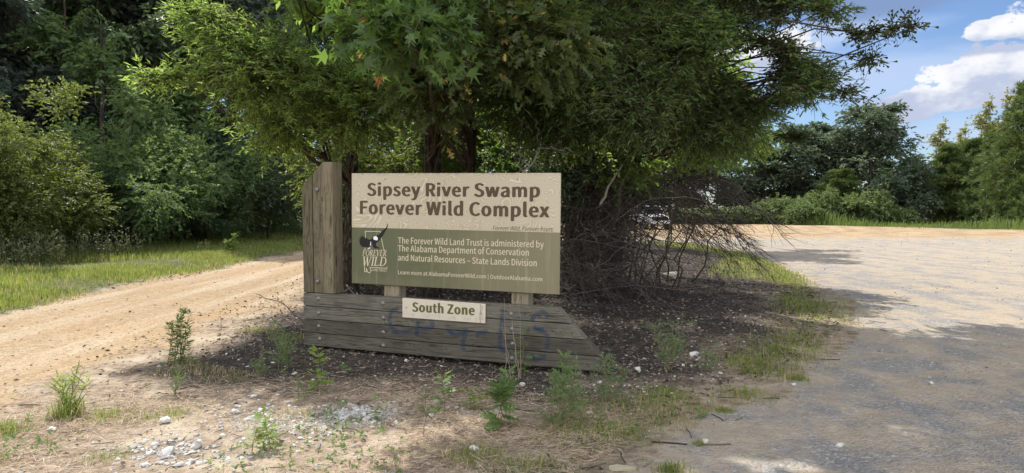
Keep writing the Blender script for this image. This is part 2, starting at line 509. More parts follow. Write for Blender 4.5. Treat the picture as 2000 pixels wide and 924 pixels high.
# ------------------------------------------------------------------ the wooden sign
GLYPHS = {}
for item in """,97:26 -67,54 -49,71 -24,77 7,70 34,50 44,33 38,26 22,33 5,50 -1,54 0,44 -28,19 -48;.97:49 -5,65 2,72 20,65 37,49 44,32 37,26 20,32 2;A213:1 0,34 0,59 78,153 78,177 0,211 0,124 257,88 257/67 104,79 144,105 230,106 230,132 144,145 104;C223:132 -5,163 0,189 12,211 32,193 53,176 37,156 27,133 24,91 37,63 73,54 129,64 185,92 220,134 233,164 226,187 209,204 230,187 245,163 257,134 261,76 245,35 200,20 128,35 57,75 11;D241:35 0,101 0,166 15,206 60,220 129,206 199,166 242,99 257,35 257/68 27,68 230,97 230,147 219,177 184,187 129,177 74,147 39,97 27;E206:35 0,187 0,187 28,68 28,68 121,165 121,165 149,68 149,68 229,183 229,183 257,35 257;F193:35 0,68 0,68 115,166 115,166 143,68 143,68 229,183 229,183 257,35 257;I103:35 0,68 0,68 257,35 257;L190:35 0,180 0,180 28,68 28,68 257,35 257;N253:35 0,66 0,66 135,62 215,63 215,91 162,185 0,218 0,218 257,187 257,187 123,192 42,190 42,162 95,68 257,35 257;O260:130 -5,187 12,225 58,239 129,225 200,187 245,130 261,73 245,34 200,20 129,34 58,73 12/130 24,90 37,63 73,54 129,63 185,90 220,130 233,170 220,197 185,206 129,197 73,170 37;R222:68 135,68 230,111 230,145 226,166 212,173 185,166 157,145 140,111 135/176 0,213 0,147 112,178 126,198 150,205 185,194 227,162 250,116 257,35 257,35 0,68 0,68 109,114 109;S209:106 -5,153 5,183 31,194 68,187 100,168 122,141 137,104 153,84 162,68 175,62 196,68 215,84 228,110 233,132 230,151 222,168 209,185 230,164 246,139 257,110 261,68 252,39 228,29 193,37 162,57 141,81 127,118 111,140 101,155 87,161 65,154 44,136 29,107 24,81 28,57 39,36 56,17 33,42 13,72 0;T210:89 0,121 0,121 229,199 229,199 257,11 257,11 229,89 229;U252:126 -5,173 6,206 41,218 106,218 257,187 257,187 105,179 57,157 31,126 24,96 31,75 57,67 105,67 257,34 257,34 106,47 41,79 6;V201:82 0,120 0,201 257,168 257,127 118,102 33,101 33,76 118,34 257,0 257;W307:63 0,102 0,140 155,153 213,154 213,167 155,206 0,245 0,298 257,267 257,239 117,225 34,223 34,205 117,169 257,140 257,104 117,86 34,85 34,69 117,42 257,9 257;Y186:77 0,109 0,109 99,186 257,153 257,120 184,94 128,92 128,67 184,34 257,0 257,77 99;Z211:18 0,195 0,195 28,57 28,193 237,193 257,30 257,30 229,153 229,18 20;a197:76 -5,99 -1,120 9,139 23,140 23,143 0,169 0,169 117,162 158,141 185,103 195,74 191,49 182,29 170,41 148,58 158,77 165,98 168,122 161,134 144,137 120,71 107,33 84,21 49,28 20,47 2/85 21,61 28,51 51,59 73,87 89,137 99,137 46,111 28;b216:116 -5,157 8,187 42,199 98,190 149,164 183,123 195,102 191,82 182,63 168,64 202,64 279,32 279,32 0,58 0,61 20,62 20,89 2/111 22,89 27,64 42,64 142,90 161,115 168,144 159,160 135,165 98,158 57,139 31;c179:107 -5,129 -2,150 7,169 19,155 41,134 28,110 22,79 31,59 57,51 95,59 133,80 159,111 168,131 164,149 152,165 173,142 188,110 195,64 183,31 149,18 95,30 41,62 7;d217:97 -5,119 -1,138 9,155 22,156 22,159 0,185 0,185 279,153 279,153 206,154 173,130 189,101 195,60 183,30 148,19 95,28 41,55 7/104 22,76 31,58 56,51 95,59 133,79 159,106 168,130 163,153 148,153 48,129 29;e194:109 -5,133 -2,154 5,172 15,160 36,138 25,113 21,81 29,59 52,50 88,178 88,179 106,170 153,145 184,103 195,62 183,31 148,18 95,31 41,63 7/49 110,59 142,79 163,104 169,129 163,146 143,151 110;f114:12 164,37 164,37 0,69 0,69 164,110 164,110 190,69 190,69 220,76 248,96 258,118 252,125 277,93 283,62 276,43 254,37 221,37 190,12 188;h213:32 0,64 0,64 138,90 160,116 167,137 162,149 145,152 116,152 0,184 0,184 120,178 161,159 186,126 195,102 191,81 179,63 163,64 202,64 279,32 279;i96:32 0,64 0,64 190,32 190/48 229,64 235,70 251,64 266,48 271,33 266,27 251,33 235;l99:66 -5,84 -2,80 23,73 22,67 25,64 36,64 279,32 279,32 38,40 7;m324:32 0,64 0,64 138,89 160,112 167,132 162,144 145,147 116,147 0,179 0,179 138,204 160,227 167,247 162,259 145,263 116,263 0,294 0,294 120,288 161,269 186,237 195,215 190,194 178,174 159,164 178,146 191,121 195,100 191,80 179,62 162,58 190,32 190;n214:32 0,64 0,64 138,90 160,116 167,137 162,149 145,152 116,152 0,184 0,184 120,178 161,159 186,126 195,102 191,81 179,62 162,58 190,32 190;o212:106 -5,150 7,182 41,194 95,182 149,150 183,106 195,63 183,31 149,18 95,31 41,63 7/106 22,77 31,58 57,51 95,58 133,77 159,106 168,135 159,154 133,161 95,154 57,135 31;p217:32 -80,64 -80,64 -16,63 18,90 1,116 -5,157 8,187 42,199 98,190 149,164 183,123 195,101 191,81 181,62 168,58 190,32 190/111 22,89 27,64 42,64 142,91 161,115 168,144 159,160 135,165 98,158 57,139 31;r136:32 0,64 0,64 122,79 148,95 162,112 166,131 163,137 191,116 195,96 190,78 176,62 155,58 190,32 190;s164:82 -5,120 3,143 24,151 52,142 81,120 98,93 110,65 122,52 143,61 162,88 170,111 165,131 153,146 173,130 184,110 192,87 195,52 188,29 168,22 141,30 115,51 97,77 86,107 72,120 50,111 29,83 20,62 23,44 31,27 43,11 22,31 8,56 -1;t132:92 -5,127 2,121 27,99 21,76 31,70 58,70 164,121 164,121 190,70 190,70 244,43 244,40 190,9 188,9 164,38 164,38 59,43 25,60 3;u213:88 -5,112 0,132 12,151 30,152 30,154 0,181 0,181 190,149 190,149 55,132 37,115 26,97 23,77 28,65 45,62 74,62 190,29 190,29 70,36 29,55 4;v182:73 0,111 0,178 190,146 190,110 82,93 26,91 26,74 82,38 190,5 190;w281:62 0,99 0,126 102,139 157,141 157,154 103,181 0,220 0,272 190,241 190,213 80,202 27,200 27,187 80,157 190,126 190,96 80,83 27,82 27,70 80,42 190,9 190;x174:5 0,39 0,64 44,84 78,85 78,106 44,134 0,169 0,106 96,164 190,131 190,107 148,91 117,89 117,70 148,45 190,10 190,68 99;y182:35 -82,68 -73,91 -50,106 -16,178 190,147 190,112 85,97 31,95 31,76 85,38 190,5 190,81 0,77 -15,60 -44,34 -56,19 -53,13 -78;|95:36 -98,58 -98,58 293,36 293;–188:16 88,172 88,172 109,16 109; 78:""".split(';'):
    head, _, body = item[1:].partition(':')
    GLYPHS[item[0]] = (int(head), [[tuple(map(int, p.split(' '))) for p in c.split(',')] for c in body.split('/')] if body else [])


def flat_mesh(contours, name):
    """fill closed 2-D outlines (holes by even-odd) into one mesh in the x-z plane"""
    cu = bpy.data.curves.new(name, 'CURVE')
    cu.dimensions = '2D'
    cu.fill_mode = 'BOTH'
    for c in contours:
        s = cu.splines.new('POLY')
        s.points.add(len(c) - 1)
        for p, q in zip(s.points, c):
            p.co = (q[0], q[1], 0, 1)
        s.use_cyclic_u = True
    tmp = bpy.data.objects.new(name, cu)
    me = bpy.data.meshes.new_from_object(tmp)
    bpy.data.objects.remove(tmp)
    bpy.data.curves.remove(cu)
    me.transform(Matrix(((1, 0, 0, 0), (0, 0, -1, 0), (0, 1, 0, 0), (0, 0, 0, 1))))
    me.name = name
    return me


def text_contours(s, x0, x1, z0, cap, bold=0.0, shear=0.0, slope=0.0):
    """outlines of a line of lettering from x0 to x1, and the extra stroke width that makes it bold"""
    out, x = [], 0.0
    for ch in s:
        adv, cs = GLYPHS[ch]
        for c in cs:
            q = np.array(c, float)
            q[:, 0] += x + bold
            out.append(q)
        x += adv + (bold * 1.35 if ch != ' ' else bold * 0.5)
    allp = np.concatenate(out)
    lo, hi = allp[:, 0].min() - bold, allp[:, 0].max() + bold
    ky = cap / (257.0 + bold * 0.6)
    kx = (x1 - x0) / (hi - lo)
    res = []
    for q in out:
        X = x0 + (q[:, 0] - lo) * kx
        Z = z0 + (q[:, 1] + bold * 0.3) * ky
        res.append(np.stack([X + shear * (Z - z0), Z + slope * (X - x0)], 1))
    return res, bold * kx, bold * 0.30 * ky


def wood(name, along, c0, c1, c2):
    m, t = material(name)
    inf = t.n('ShaderNodeObjectInfo')
    off = t.n('ShaderNodeCombineXYZ')
    t.put(off.inputs[0], t.m('MULTIPLY', inf.outputs['Random'], 37.0))
    t.put(off.inputs[2], t.m('MULTIPLY', inf.outputs['Random'], 91.0))
    add = t.n('ShaderNodeVectorMath', operation='ADD')
    t.put(add.inputs[0], t.pos('Object'))
    t.put(add.inputs[1], off.outputs[0])
    p = add.outputs[0]
    sc = {'x': (0.5, 9, 9), 'z': (9, 9, 0.5)}[along]
    sk = {'x': (1.3, 4.2, 4.2), 'z': (4.2, 4.2, 1.3)}[along]
    kn = t.vor(t.map(p, sk), 1.15)
    near = t.step(kn.outputs['Distance'], 0.5, 0.03)
    ring = t.n('ShaderNodeMath', operation='MULTIPLY')
    t.put(ring.inputs[0], near)
    ring.inputs[1].default_value = 0.55
    warp = t.n('ShaderNodeVectorMath', operation='ADD')
    t.put(warp.inputs[0], t.map(p, sc))
    t.put(warp.inputs[1], ring.outputs[0])
    grain = t.noise(warp.outputs[0], 1.3, 2, 0.5, 0.8)
    lines = t.m('ABSOLUTE', t.m('SINE', t.m('MULTIPLY', grain, 30.0)))
    fib = t.noise(t.map(p, {'x': (3, 90, 90), 'z': (90, 90, 3)}[along]), 1.6, 3, 0.6)
    blot = t.noise(p, 3.0, 4, 0.6)
    col = t.mix(t.step(lines, 0.03, 0.60), tuple(k * 0.8 for k in c0), c1)
    col = t.mix(t.step(fib, 0.42, 0.7), col, c2)
    col = t.mix(t.m('MULTIPLY', t.step(blot, 0.42, 0.72), 0.5), col, c0)
    seam = t.step(t.noise(t.map(p, {'x': (1.2, 40, 40), 'z': (40, 40, 1.2)}[along]), 1.0, 2, 0.5), 0.62, 0.70)
    col = t.mix(t.m('MULTIPLY', seam, 0.6), col, tuple(k * 0.45 for k in c0))
    knot = t.step(kn.outputs['Distance'], 0.14, 0.05)
    col = t.mix(t.m('MULTIPLY', knot, 0.75), col, tuple(k * 0.35 for k in c0))
    tone = t.m('ADD', t.m('MULTIPLY', inf.outputs['Random'], 0.62), 0.70)
    tn = t.n('ShaderNodeMix', data_type='RGBA', blend_type='MULTIPLY')
    tn.inputs[0].default_value = 1.0
    t.put(tn.inputs[6], col)
    cc = t.n('ShaderNodeCombineColor')
    for i in range(3):
        t.put(cc.inputs[i], tone)
    t.put(tn.inputs[7], cc.outputs[0])
    hh = t.m('ADD', t.m('MULTIPLY', lines, 0.5), fib)
    t.out(t.bsdf(tn.outputs[2], 0.85, 0.2, t.bump(hh, 0.35, 0.004)))
    return m


W0, W1, W2 = (0.048, 0.043, 0.034), (0.110, 0.099, 0.076), (0.158, 0.147, 0.121)
m_board = wood('weathered_timber', 'x', W0, W1, W2)
m_tower = wood('treated_timber', 'z', (0.070, 0.058, 0.036), (0.138, 0.116, 0.073), (0.180, 0.158, 0.108))
m_post = wood('post_timber', 'z', (0.16, 0.13, 0.085), (0.26, 0.215, 0.145), (0.30, 0.26, 0.18))

SIGN_O = (-2.404, 7.905, 0.040)
sign = thing('park_sign', 'big wooden entrance sign with tan and green panel on stacked grey timbers', 'sign', SIGN_O)
sign.rotation_euler = Euler((0, R(0.8), R(-18.9)), 'XYZ')


def bevelled(name, build, mat, parent, bev=0.006, seg=2):
    b = bmesh.new()
    build(b)
    bmesh.ops.recalc_face_normals(b, faces=b.faces)
    bmesh.ops.bevel(b, geom=[e for e in b.edges], offset=bev, segments=seg, profile=0.6, affect='EDGES')
    me = bpy.data.meshes.new(name)
    b.to_mesh(me)
    b.free()
    for p in me.polygons:
        p.use_smooth = False
    return put(name, me, mat, parent)


def extr(pts, y0, y1):
    def f(b):
        fr = [b.verts.new((x, y0, z)) for x, z in pts]
        bk = [b.verts.new((x, y1, z)) for x, z in pts]
        n = len(pts)
        b.faces.new(fr)
        b.faces.new(bk[::-1])
        for i in range(n):
            b.faces.new((fr[i], bk[i], bk[(i + 1) % n], fr[(i + 1) % n]))
    return f


BT, BH = 0.15, 0.1525
# chamfered right end: (3.006, .61) down to (3.462, .14), then upright
def right_x(z):
    return 3.462 if z < 0.155 else 3.462 + (3.006 - 3.462) * (z - 0.155) / (0.61 - 0.155)


for i in range(4):
    z0, z1 = i * BH + 0.002, (i + 1) * BH - 0.004
    dx = (0.0, 0.004, -0.003, 0.006)[i]
    pts = [(dx * 0.3, z0), (right_x(z0 + 0.001) + dx, z0), (right_x(z1) + dx, z1), (dx * 0.3, z1)]
    bevelled('base_timber', extr(pts, (0.005, 0.0, 0.008, 0.002)[i], BT), m_board, sign, 0.008)

LEAN = -0.030
def tower_top(x):
    return 2.098 if x >= 0.276 else 2.098 - (0.276 - x) * 1.02


for i in range(3):
    x0, x1 = i * 0.138 + 0.002, (i + 1) * 0.138 - 0.003
    zb = BH * 4 + 0.002
    lean = lambda x, z: (x + LEAN * (z - zb) / 1.49, z)
    pts = [lean(x0, zb), lean(x1, zb), lean(x1, tower_top(x1)), lean(x0, tower_top(x0))]
    yb = 0.20 if i == 2 else 0.15
    bevelled('tower_timber', extr(pts, (0.006, 0.014, 0.0)[i], yb), m_tower, sign, 0.009)

for x0 in (0.955, 2.47):
    bevelled('post', extr([(x0, -0.3), (x0 + 0.19, -0.3), (x0 + 0.19, 1.86), (x0, 1.86)], 0.163, 0.33), m_post, sign)
bevelled('post', extr([(0.10, -0.3), (0.27, -0.3), (0.27, 1.7), (0.10, 1.7)], 0.203, 0.34), m_post, sign)

# the printed panel
PF = 0.130
m_panel, t = material('printed_panel')
p = t.pos('Object')
px = t.n('ShaderNodeSeparateXYZ')
t.put(px.inputs[0], p)
flat = t.map(p, (1, 0, 1))
field = t.noise(flat, 2.6, 1.8, 0.45, 0.45)
lines = t.m('PINGPONG', t.m('MULTIPLY', field, 52.0), 0.5)
cont = t.m('MULTIPLY', t.step(lines, 0.19, 0.05), 0.75)
fine = t.noise(p, 160.0, 2, 0.6)
tan = t.mix(t.noise(flat, 1.1, 3), (0.445, 0.375, 0.258), (0.505, 0.432, 0.308))
tan = t.mix(cont, tan, (0.66, 0.60, 0.50))
tan = t.mix(t.m('MULTIPLY', t.step(fine, 0.45, 0.75), 0.10), tan, (0.36, 0.29, 0.20))
grn_mix = t.step(t.m('ADD', t.m('MULTIPLY', px.outputs[0], 0.18), t.m('MULTIPLY', t.noise(flat, 1.6, 2), 0.35)), 0.30, 0.75)  # green turns paler and browner towards the right
grn = t.mix(grn_mix, (0.105, 0.112, 0.055), (0.215, 0.190, 0.110))
grn = t.mix(t.m('MULTIPLY', t.step(t.noise(flat, 6.0, 4, 0.65), 0.55, 0.75), 0.18), grn, (0.24, 0.23, 0.16))
split = t.step(px.outputs[2], 1.3645, 1.3655)
pc = t.mix(split, grn, tan)
drip = t.noise(t.map(p, (14, 1, 0.5)), 1.5, 3, 0.6)
pc = t.mix(t.m('MULTIPLY', t.step(drip, 0.56, 0.78), 0.20), pc, (0.55, 0.50, 0.40))
dirt = t.m('MULTIPLY', t.step(t.m('ADD', t.noise(flat, 3.5, 6, 0.7), t.m('MULTIPLY', t.step(px.outputs[2], 1.0, 0.73), 0.12)), 0.54, 0.78), 0.35)
pc = t.mix(dirt, pc, (0.20, 0.165, 0.115))
edge = t.m('MULTIPLY', t.step(px.outputs[2], 1.935, 1.975), t.step(t.noise(t.map(p, (9, 1, 3)), 2.0, 4, 0.7), 0.4, 0.62))
pc = t.mix(t.m('MULTIPLY', edge, 0.45), pc, (0.17, 0.15, 0.10))
t.out(t.bsdf(pc, 0.42, 0.35, t.bump(fine, 0.08, 0.002)))
pan = bevelled('panel', extr([(0.558, 0.728), (2.996, 0.728), (2.990, 1.972), (0.553, 1.976)], PF, PF + 0.03), m_panel, sign, 0.004, 1)


def ink(name, c, rough=0.55):
    m, t = material(name)
    f = t.noise(t.pos(), 120.0, 2, 0.6)
    t.out(t.bsdf(t.mix(t.m('MULTIPLY', f, 0.35), c, tuple(min(1, k * 1.35 + 0.01) for k in c)), rough, 0.25))
    return m


m_brown = ink('brown_print', (0.095, 0.060, 0.034))
m_cream = ink('cream_print', (0.62, 0.54, 0.39))
m_olive = ink('olive_print', (0.105, 0.105, 0.030))
m_black = ink('black_print', (0.012, 0.011, 0.012))
m_white = ink('white_print', (0.80, 0.80, 0.82))


def stroke(pts, wd, closed=False):
    out = []
    for (ax, ay), (bx, by) in zip(pts[:-1], pts[1:]):
        d = np.array([bx - ax, by - ay], float)
        L = np.linalg.norm(d)
        if L < 1e-6:
            continue
        d /= L
        n = np.array([-d[1], d[0]]) * wd / 2
        e = d * wd * 0.45
        A, B = np.array([ax, ay]) - e, np.array([bx, by]) + e
        out.append([tuple(A + n), tuple(B + n), tuple(B - n), tuple(A - n)])
    return out


def print_on(name, contours, mat, parent, y):
    wx = wz = 0.0
    if isinstance(contours, tuple):
        contours, wx, wz = contours
    me = flat_mesh(contours, name)
    me.transform(Matrix.Translation((0, y, 0)))
    if wx > 0:                                     # thicken the strokes: a strip along every outline
        b = bmesh.new()
        b.from_mesh(me)
        k = 0
        for c in contours:
            for p0, p1 in zip(c, np.roll(c, -1, 0)):
                for ox, oz in ((wx, 0.0), (0.0, wz)):
                    if abs((p1[0] - p0[0]) * oz) + abs((p1[1] - p0[1]) * ox) < 1e-8:
                        continue
                    k += 1
                    q = [(p0[0] - ox, p0[1] - oz), (p1[0] - ox, p1[1] - oz), (p1[0] + ox, p1[1] + oz), (p0[0] + ox, p0[1] + oz)]
                    b.faces.new([b.verts.new((u, y - 0.0001 - 0.00012 * (k % 5), v)) for u, v in q])
        b.to_mesh(me)
        b.free()
    return put(name, me, mat, parent)


TX = PF - 0.0015
print_on('lettering', text_contours('Sipsey River Swamp', 0.753, 2.779, 1.721, 0.146, 20.0), m_brown, pan, TX)
print_on('lettering', text_contours('Forever Wild Complex', 0.662, 2.883, 1.517, 0.150, 20.0), m_brown, pan, TX)
print_on('lettering', text_contours('The Forever Wild Land Trust is administered by', 1.148, 2.825, 1.199, 0.068, 5.0, slope=0.004), m_cream, pan, TX)
print_on('lettering', text_contours('The Alabama Department of Conservation', 1.148, 2.666, 1.112, 0.068, 5.0, slope=0.003), m_cream, pan, TX)
print_on('lettering', text_contours('and Natural Resources – State Lands Division', 1.148, 2.753, 1.010, 0.068, 5.0), m_cream, pan, TX)
print_on('lettering', text_contours('Learn more at AlabamaForeverWild.com | OutdoorAlabama.com', 1.149, 2.816, 0.858, 0.043, 4.0), m_cream, pan, TX)
print_on('lettering', text_contours('Forever Wild, Forever Yours.', 2.262, 2.925, 1.374, 0.046, 1.0, shear=0.25), m_olive, pan, TX)


# the emblem: outline of a state, a bald eagle over it, serif capitals
def em(x, y):
    return (0.6965 + (x - 190) * 0.000898 + (y - 480) * 0.000012, 1.058 - (y - 480) * 0.000822 + (x - 190) * 0.00002)


def quads_mesh(name, quads, mat, parent, y):
    mb = MB()
    for k, q in enumerate(quads):
        pts = [em(*p) for p in q]
        mb.add([(x, y - 0.00012 * (k % 6), z) for x, z in pts], [list(range(len(q)))])
    return put(name, mb, mat, parent)


for poly in ([(240, 250), (234, 157), (447, 161), (462, 255), (497, 410)], [(229, 378), (231, 410)],
             [(221, 640), (221, 714), (246, 711), (246, 668), (268, 724), (296, 724), (318, 693), (300, 676), (298, 652), (536, 660), (538, 640)]):
    quads_mesh('emblem_outline', stroke(poly, 8), m_cream, pan, TX)


def serif_letter(ch):
    """unit-height outlines (x, y) with y up: thick and thin strokes with serifs; returns quads, width"""
    T, t_ = 0.13, 0.055
    q = []
    def bar(x0, y0, x1, y1, wd):
        q.extend(stroke([(x0, y0), (x1, y1)], wd))
    def bowl(cx, cy, rx, ry, a0, a1, n=12):
        for i in range(n):
            a, b = R(a0 + (a1 - a0) * i / n), R(a0 + (a1 - a0) * (i + 1) / n)
            wd = lambda k: t_ / 2 + (T - t_) / 2 * abs(math.cos(k)) ** 1.5
            q.append([(cx + (rx + s * wd(k)) * math.cos(k), cy + (ry + s * wd(k)) * math.sin(k)) for s, k in ((1, a), (1, b), (-1, b), (-1, a))])
    def ser(x, y):
        bar(x - 0.12, y, x + 0.12, y, t_ * 0.8)
    if ch in 'FERDLI':
        bar(0.15, 0.05, 0.15, 0.95, T); ser(0.15, 0.02); ser(0.15, 0.98)
    if ch in 'FE':
        bar(0.15, 0.97, 0.55, 0.97, t_); bar(0.15, 0.52, 0.45, 0.52, t_); bar(0.55, 0.97, 0.57, 0.82, t_ * 0.8)
    if ch in 'EL':
        bar(0.15, 0.03, 0.56, 0.03, t_); bar(0.56, 0.03, 0.60, 0.2, t_ * 0.8)
    if ch == 'O':
        bowl(0.42, 0.5, 0.36, 0.47, 0, 360, 22); return q, 0.92
    if ch == 'D':
        bar(0.15, 0.97, 0.35, 0.97, t_); bar(0.15, 0.03, 0.35, 0.03, t_); bowl(0.35, 0.5, 0.36, 0.47, -90, 90); return q, 0.88
    if ch == 'R':
        bar(0.15, 0.97, 0.32, 0.97, t_); bar(0.15, 0.5, 0.32, 0.5, t_); bowl(0.32, 0.735, 0.21, 0.235, -90, 90, 8)
        bar(0.32, 0.48, 0.62, 0.05, T * 0.9); ser(0.65, 0.02); return q, 0.78
    if ch == 'V':
        bar(0.12, 0.95, 0.36, 0.03, T); bar(0.62, 0.95, 0.38, 0.03, t_); ser(0.12, 0.98); ser(0.62, 0.98); return q, 0.76
    if ch == 'W':
        bar(0.10, 0.95, 0.32, 0.03, T); bar(0.55, 0.95, 0.34, 0.03, t_); bar(0.50, 0.95, 0.72, 0.03, T); bar(0.96, 0.95, 0.74, 0.03, t_)
        ser(0.10, 0.98); ser(0.96, 0.98); ser(0.52, 0.98); return q, 1.10
    return q, {'F': 0.66, 'E': 0.70, 'L': 0.68, 'I': 0.34}[ch]


def serif_word(word, x0, x1, ytop, ybot, shear):
    qs, x = [], 0.0
    for ch in word:
        q, wd = serif_letter(ch)
        qs += [[(px_ + x, py_) for px_, py_ in k] for k in q]
        x += wd
    h = ybot - ytop
    return [[(x0 + px_ / x * (x1 - x0) + shear * py_ * h, ybot - py_ * h) for px_, py_ in k] for k in qs]


quads_mesh('emblem_lettering', serif_word('FOREVER', 188, 530, 412, 494, 0.2), m_cream, pan, TX)
quads_mesh('emblem_lettering', serif_word('WILD', 180, 530, 506, 628, 0.2), m_cream, pan, TX)
xa, za = em(328, 700)
xb, _ = em(535, 700)
print_on('emblem_lettering', text_contours('LAND TRUST', xa, xb, za, 0.027, 2.0, slope=-0.02), m_cream, pan, TX)


def emc(pts):
    return [em(*q) for q in pts]


eagle = [[(300, 372), (268, 374), (232, 380), (196, 372), (168, 352), (150, 325), (160, 312), (136, 302), (160, 296), (134, 282), (164, 280),
          (136, 262), (168, 264), (143, 243), (176, 254), (157, 224), (186, 246), (166, 212), (199, 240), (186, 214), (212, 240), (205, 216), (226, 246),
          (240, 256), (248, 232), (266, 262), (292, 274), (322, 262), (346, 236), (384, 222), (400, 216), (412, 196), (420, 212), (452, 176),
          (490, 140), (524, 112), (540, 84), (546, 60), (554, 56), (552, 92), (538, 124), (516, 160), (490, 206), (462, 246), (440, 276),
          (412, 300), (396, 314), (384, 330), (392, 352), (408, 372), (436, 380), (440, 392), (418, 386), (424, 398), (398, 388), (386, 396), (352, 384), (338, 350), (330, 320), (318, 352)]]
print_on('eagle', [emc(c) for c in eagle], m_black, pan, TX - 0.0012)
print_on('eagle_head', [emc([(348, 258), (352, 236), (368, 224), (390, 224), (408, 240), (414, 262), (412, 284), (404, 276), (394, 282), (376, 276), (358, 274)])], m_white, pan, TX - 0.0020)
print_on('eagle_tail', [emc([(262, 402), (276, 388), (304, 376), (308, 386), (290, 396)]), emc([(302, 350), (310, 300), (318, 300), (316, 340), (306, 360)])], m_white, pan, TX - 0.0020)
m_beak = ink('beak_print', (0.42, 0.36, 0.20))
print_on('eagle_beak', [emc([(404, 262), (415, 268), (414, 284), (406, 278)])], m_beak, pan, TX - 0.0026)

# the small plate
m_plate, t = material('cream_plate')
p = t.pos('Object')
sp = t.n('ShaderNodeSeparateXYZ')
t.put(sp.inputs[0], p)
grime = t.m('MULTIPLY', t.step(t.m('SUBTRACT', t.noise(t.map(p, (26, 1, 9)), 1.4, 4, 0.7), t.m('MULTIPLY', t.m('ABSOLUTE', t.m('SUBTRACT', sp.outputs[2], 0.445)), 4.0)), 0.40, 0.62), 0.45)
pc = t.mix(t.noise(p, 5.0, 4), (0.56, 0.49, 0.385), (0.65, 0.585, 0.475))
pc = t.mix(grime, pc, (0.34, 0.32, 0.27))
t.out(t.bsdf(pc, 0.5, 0.3))
plate = bevelled('name_plate', extr([(1.281, 0.405), (2.246, 0.404), (2.245, 0.608), (1.280, 0.618)], -0.016, -0.001), m_plate, sign, 0.003, 1)
print_on('lettering', text_contours('South Zone', 1.400, 2.128, 0.476, 0.103, 22.0, slope=0.008), m_olive, plate, -0.0175)
mb = MB()
for q in stroke([(2.190, 0.600), (2.198, 0.560), (2.186, 0.500), (2.192, 0.406)], 0.004) + stroke([(2.214, 0.590), (2.206, 0.52), (2.212, 0.44)], 0.003):
    mb.add([(x, -0.0172, z) for x, z in q], [[0, 1, 2, 3]])
put('crack', mb, m_brown, plate)


def dome(rad, h, sides=12):
    mb = MB()
    rr = [(rad * 1.15, 0.0), (rad * 1.15, -h * 0.25), (rad * 0.9, -h * 0.3), (rad * 0.75, -h * 0.8), (rad * 0.35, -h), (0.0005, -h)]
    an = np.arange(sides) * 2 * math.pi / sides
    V = np.array([[(r * math.cos(a), y, r * math.sin(a)) for a in an] for r, y in rr])
    n = len(rr)
    F = [(i * sides + j, i * sides + (j + 1) % sides, (i + 1) * sides + (j + 1) % sides, (i + 1) * sides + j) for i in range(n - 1) for j in range(sides)]
    mb.add(V.reshape(-1, 3), F, True)
    return mb.mesh('bolt')


m_bolt, t = material('galvanised_bolt')
t.out(t.bsdf(t.mix(t.noise(t.pos(), 90.0, 3), (0.15, 0.145, 0.135), (0.27, 0.265, 0.255)), 0.55, 0.4, metal=0.35))
bolt_me = dome(0.020, 0.016)
bolt_me.materials.append(m_bolt)
for x, z in [(1.032, 0.541), (1.037, 0.382), (1.038, 0.222), (1.039, 0.075), (2.523, 0.518), (2.533, 0.363), (2.541, 0.211), (2.54, 0.058),
             (0.203, 0.548), (0.207, 0.384), (0.209, 0.232), (0.221, 0.087), (0.191, 0.743), (0.182, 1.788)]:
    put('bolt', bolt_me, None, sign, (x, 0.003, z))
screw_me = dome(0.007, 0.004, 8)
screw_me.materials.append(m_bolt)
for x, z, y in [(1.33, 0.515, -0.016), (2.195, 0.505, -0.016), (0.98, 1.91, PF), (2.53, 1.90, PF), (1.02, 0.80, PF), (2.53, 0.79, PF)]:
    put('screw', screw_me, None, sign, (x, y, z))

# blue spray paint on the timbers
m_spray, t = material('blue_spray_paint')
uv = t.n('ShaderNodeAttribute', attribute_name='soft')
tr = t.n('ShaderNodeBsdfTransparent')
mx = t.n('ShaderNodeMixShader')
cover = t.m('MULTIPLY', t.step(uv.outputs['Fac'], 0.0, 0.9), t.step(t.noise(t.map(t.pos(), (3, 30, 30)), 1.5, 4, 0.7), 0.25, 0.75, 0.10, 0.55))
t.put(mx.inputs[0], cover)
t.t.links.new(tr.outputs[0], mx.inputs[1])
t.t.links.new(t.bsdf((0.030, 0.060, 0.125), 0.8, 0.2), mx.inputs[2])
t.out(mx.outputs[0])


def spray(polys, wd):
    mb, soft = MB(), []
    for k, pts in enumerate(polys):
        P = np.array(pts, float)
        s = np.concatenate([[0], np.cumsum(np.linalg.norm(np.diff(P, axis=0), axis=1))])
        tt = np.linspace(0, s[-1], 26)
        Q = np.stack([np.interp(tt, s, P[:, 0]), np.interp(tt, s, P[:, 1])], 1)
        for _ in range(3):
            Q[1:-1] = (Q[:-2] + 2 * Q[1:-1] + Q[2:]) / 4
        T = nrm(np.gradient(Q, axis=0))
        N = np.stack([-T[:, 1], T[:, 0]], 1)
        ends = np.minimum(1, np.minimum(np.arange(26), 25 - np.arange(26)) / 3.0)
        V, F = [], []
        for i in range(26):
            for j, (o, a) in enumerate(((-1, 0), (-0.45, 1), (0.45, 1), (1, 0))):
                V.append((Q[i, 0] + N[i, 0] * wd / 2 * o, -0.0022 - 0.0003 * k, Q[i, 1] + N[i, 1] * wd / 2 * o))
                soft.append(a * ends[i])
        for i in range(25):
            for j in range(3):
                F.append((i * 4 + j, i * 4 + j + 1, i * 4 + j + 5, i * 4 + j + 4))
        mb.add(V, F)
    me = mb.mesh('graffiti')
    at_ = me.attributes.new('soft', 'FLOAT', 'POINT')
    at_.data.foreach_set('value', np.array(soft, np.float32))
    return me


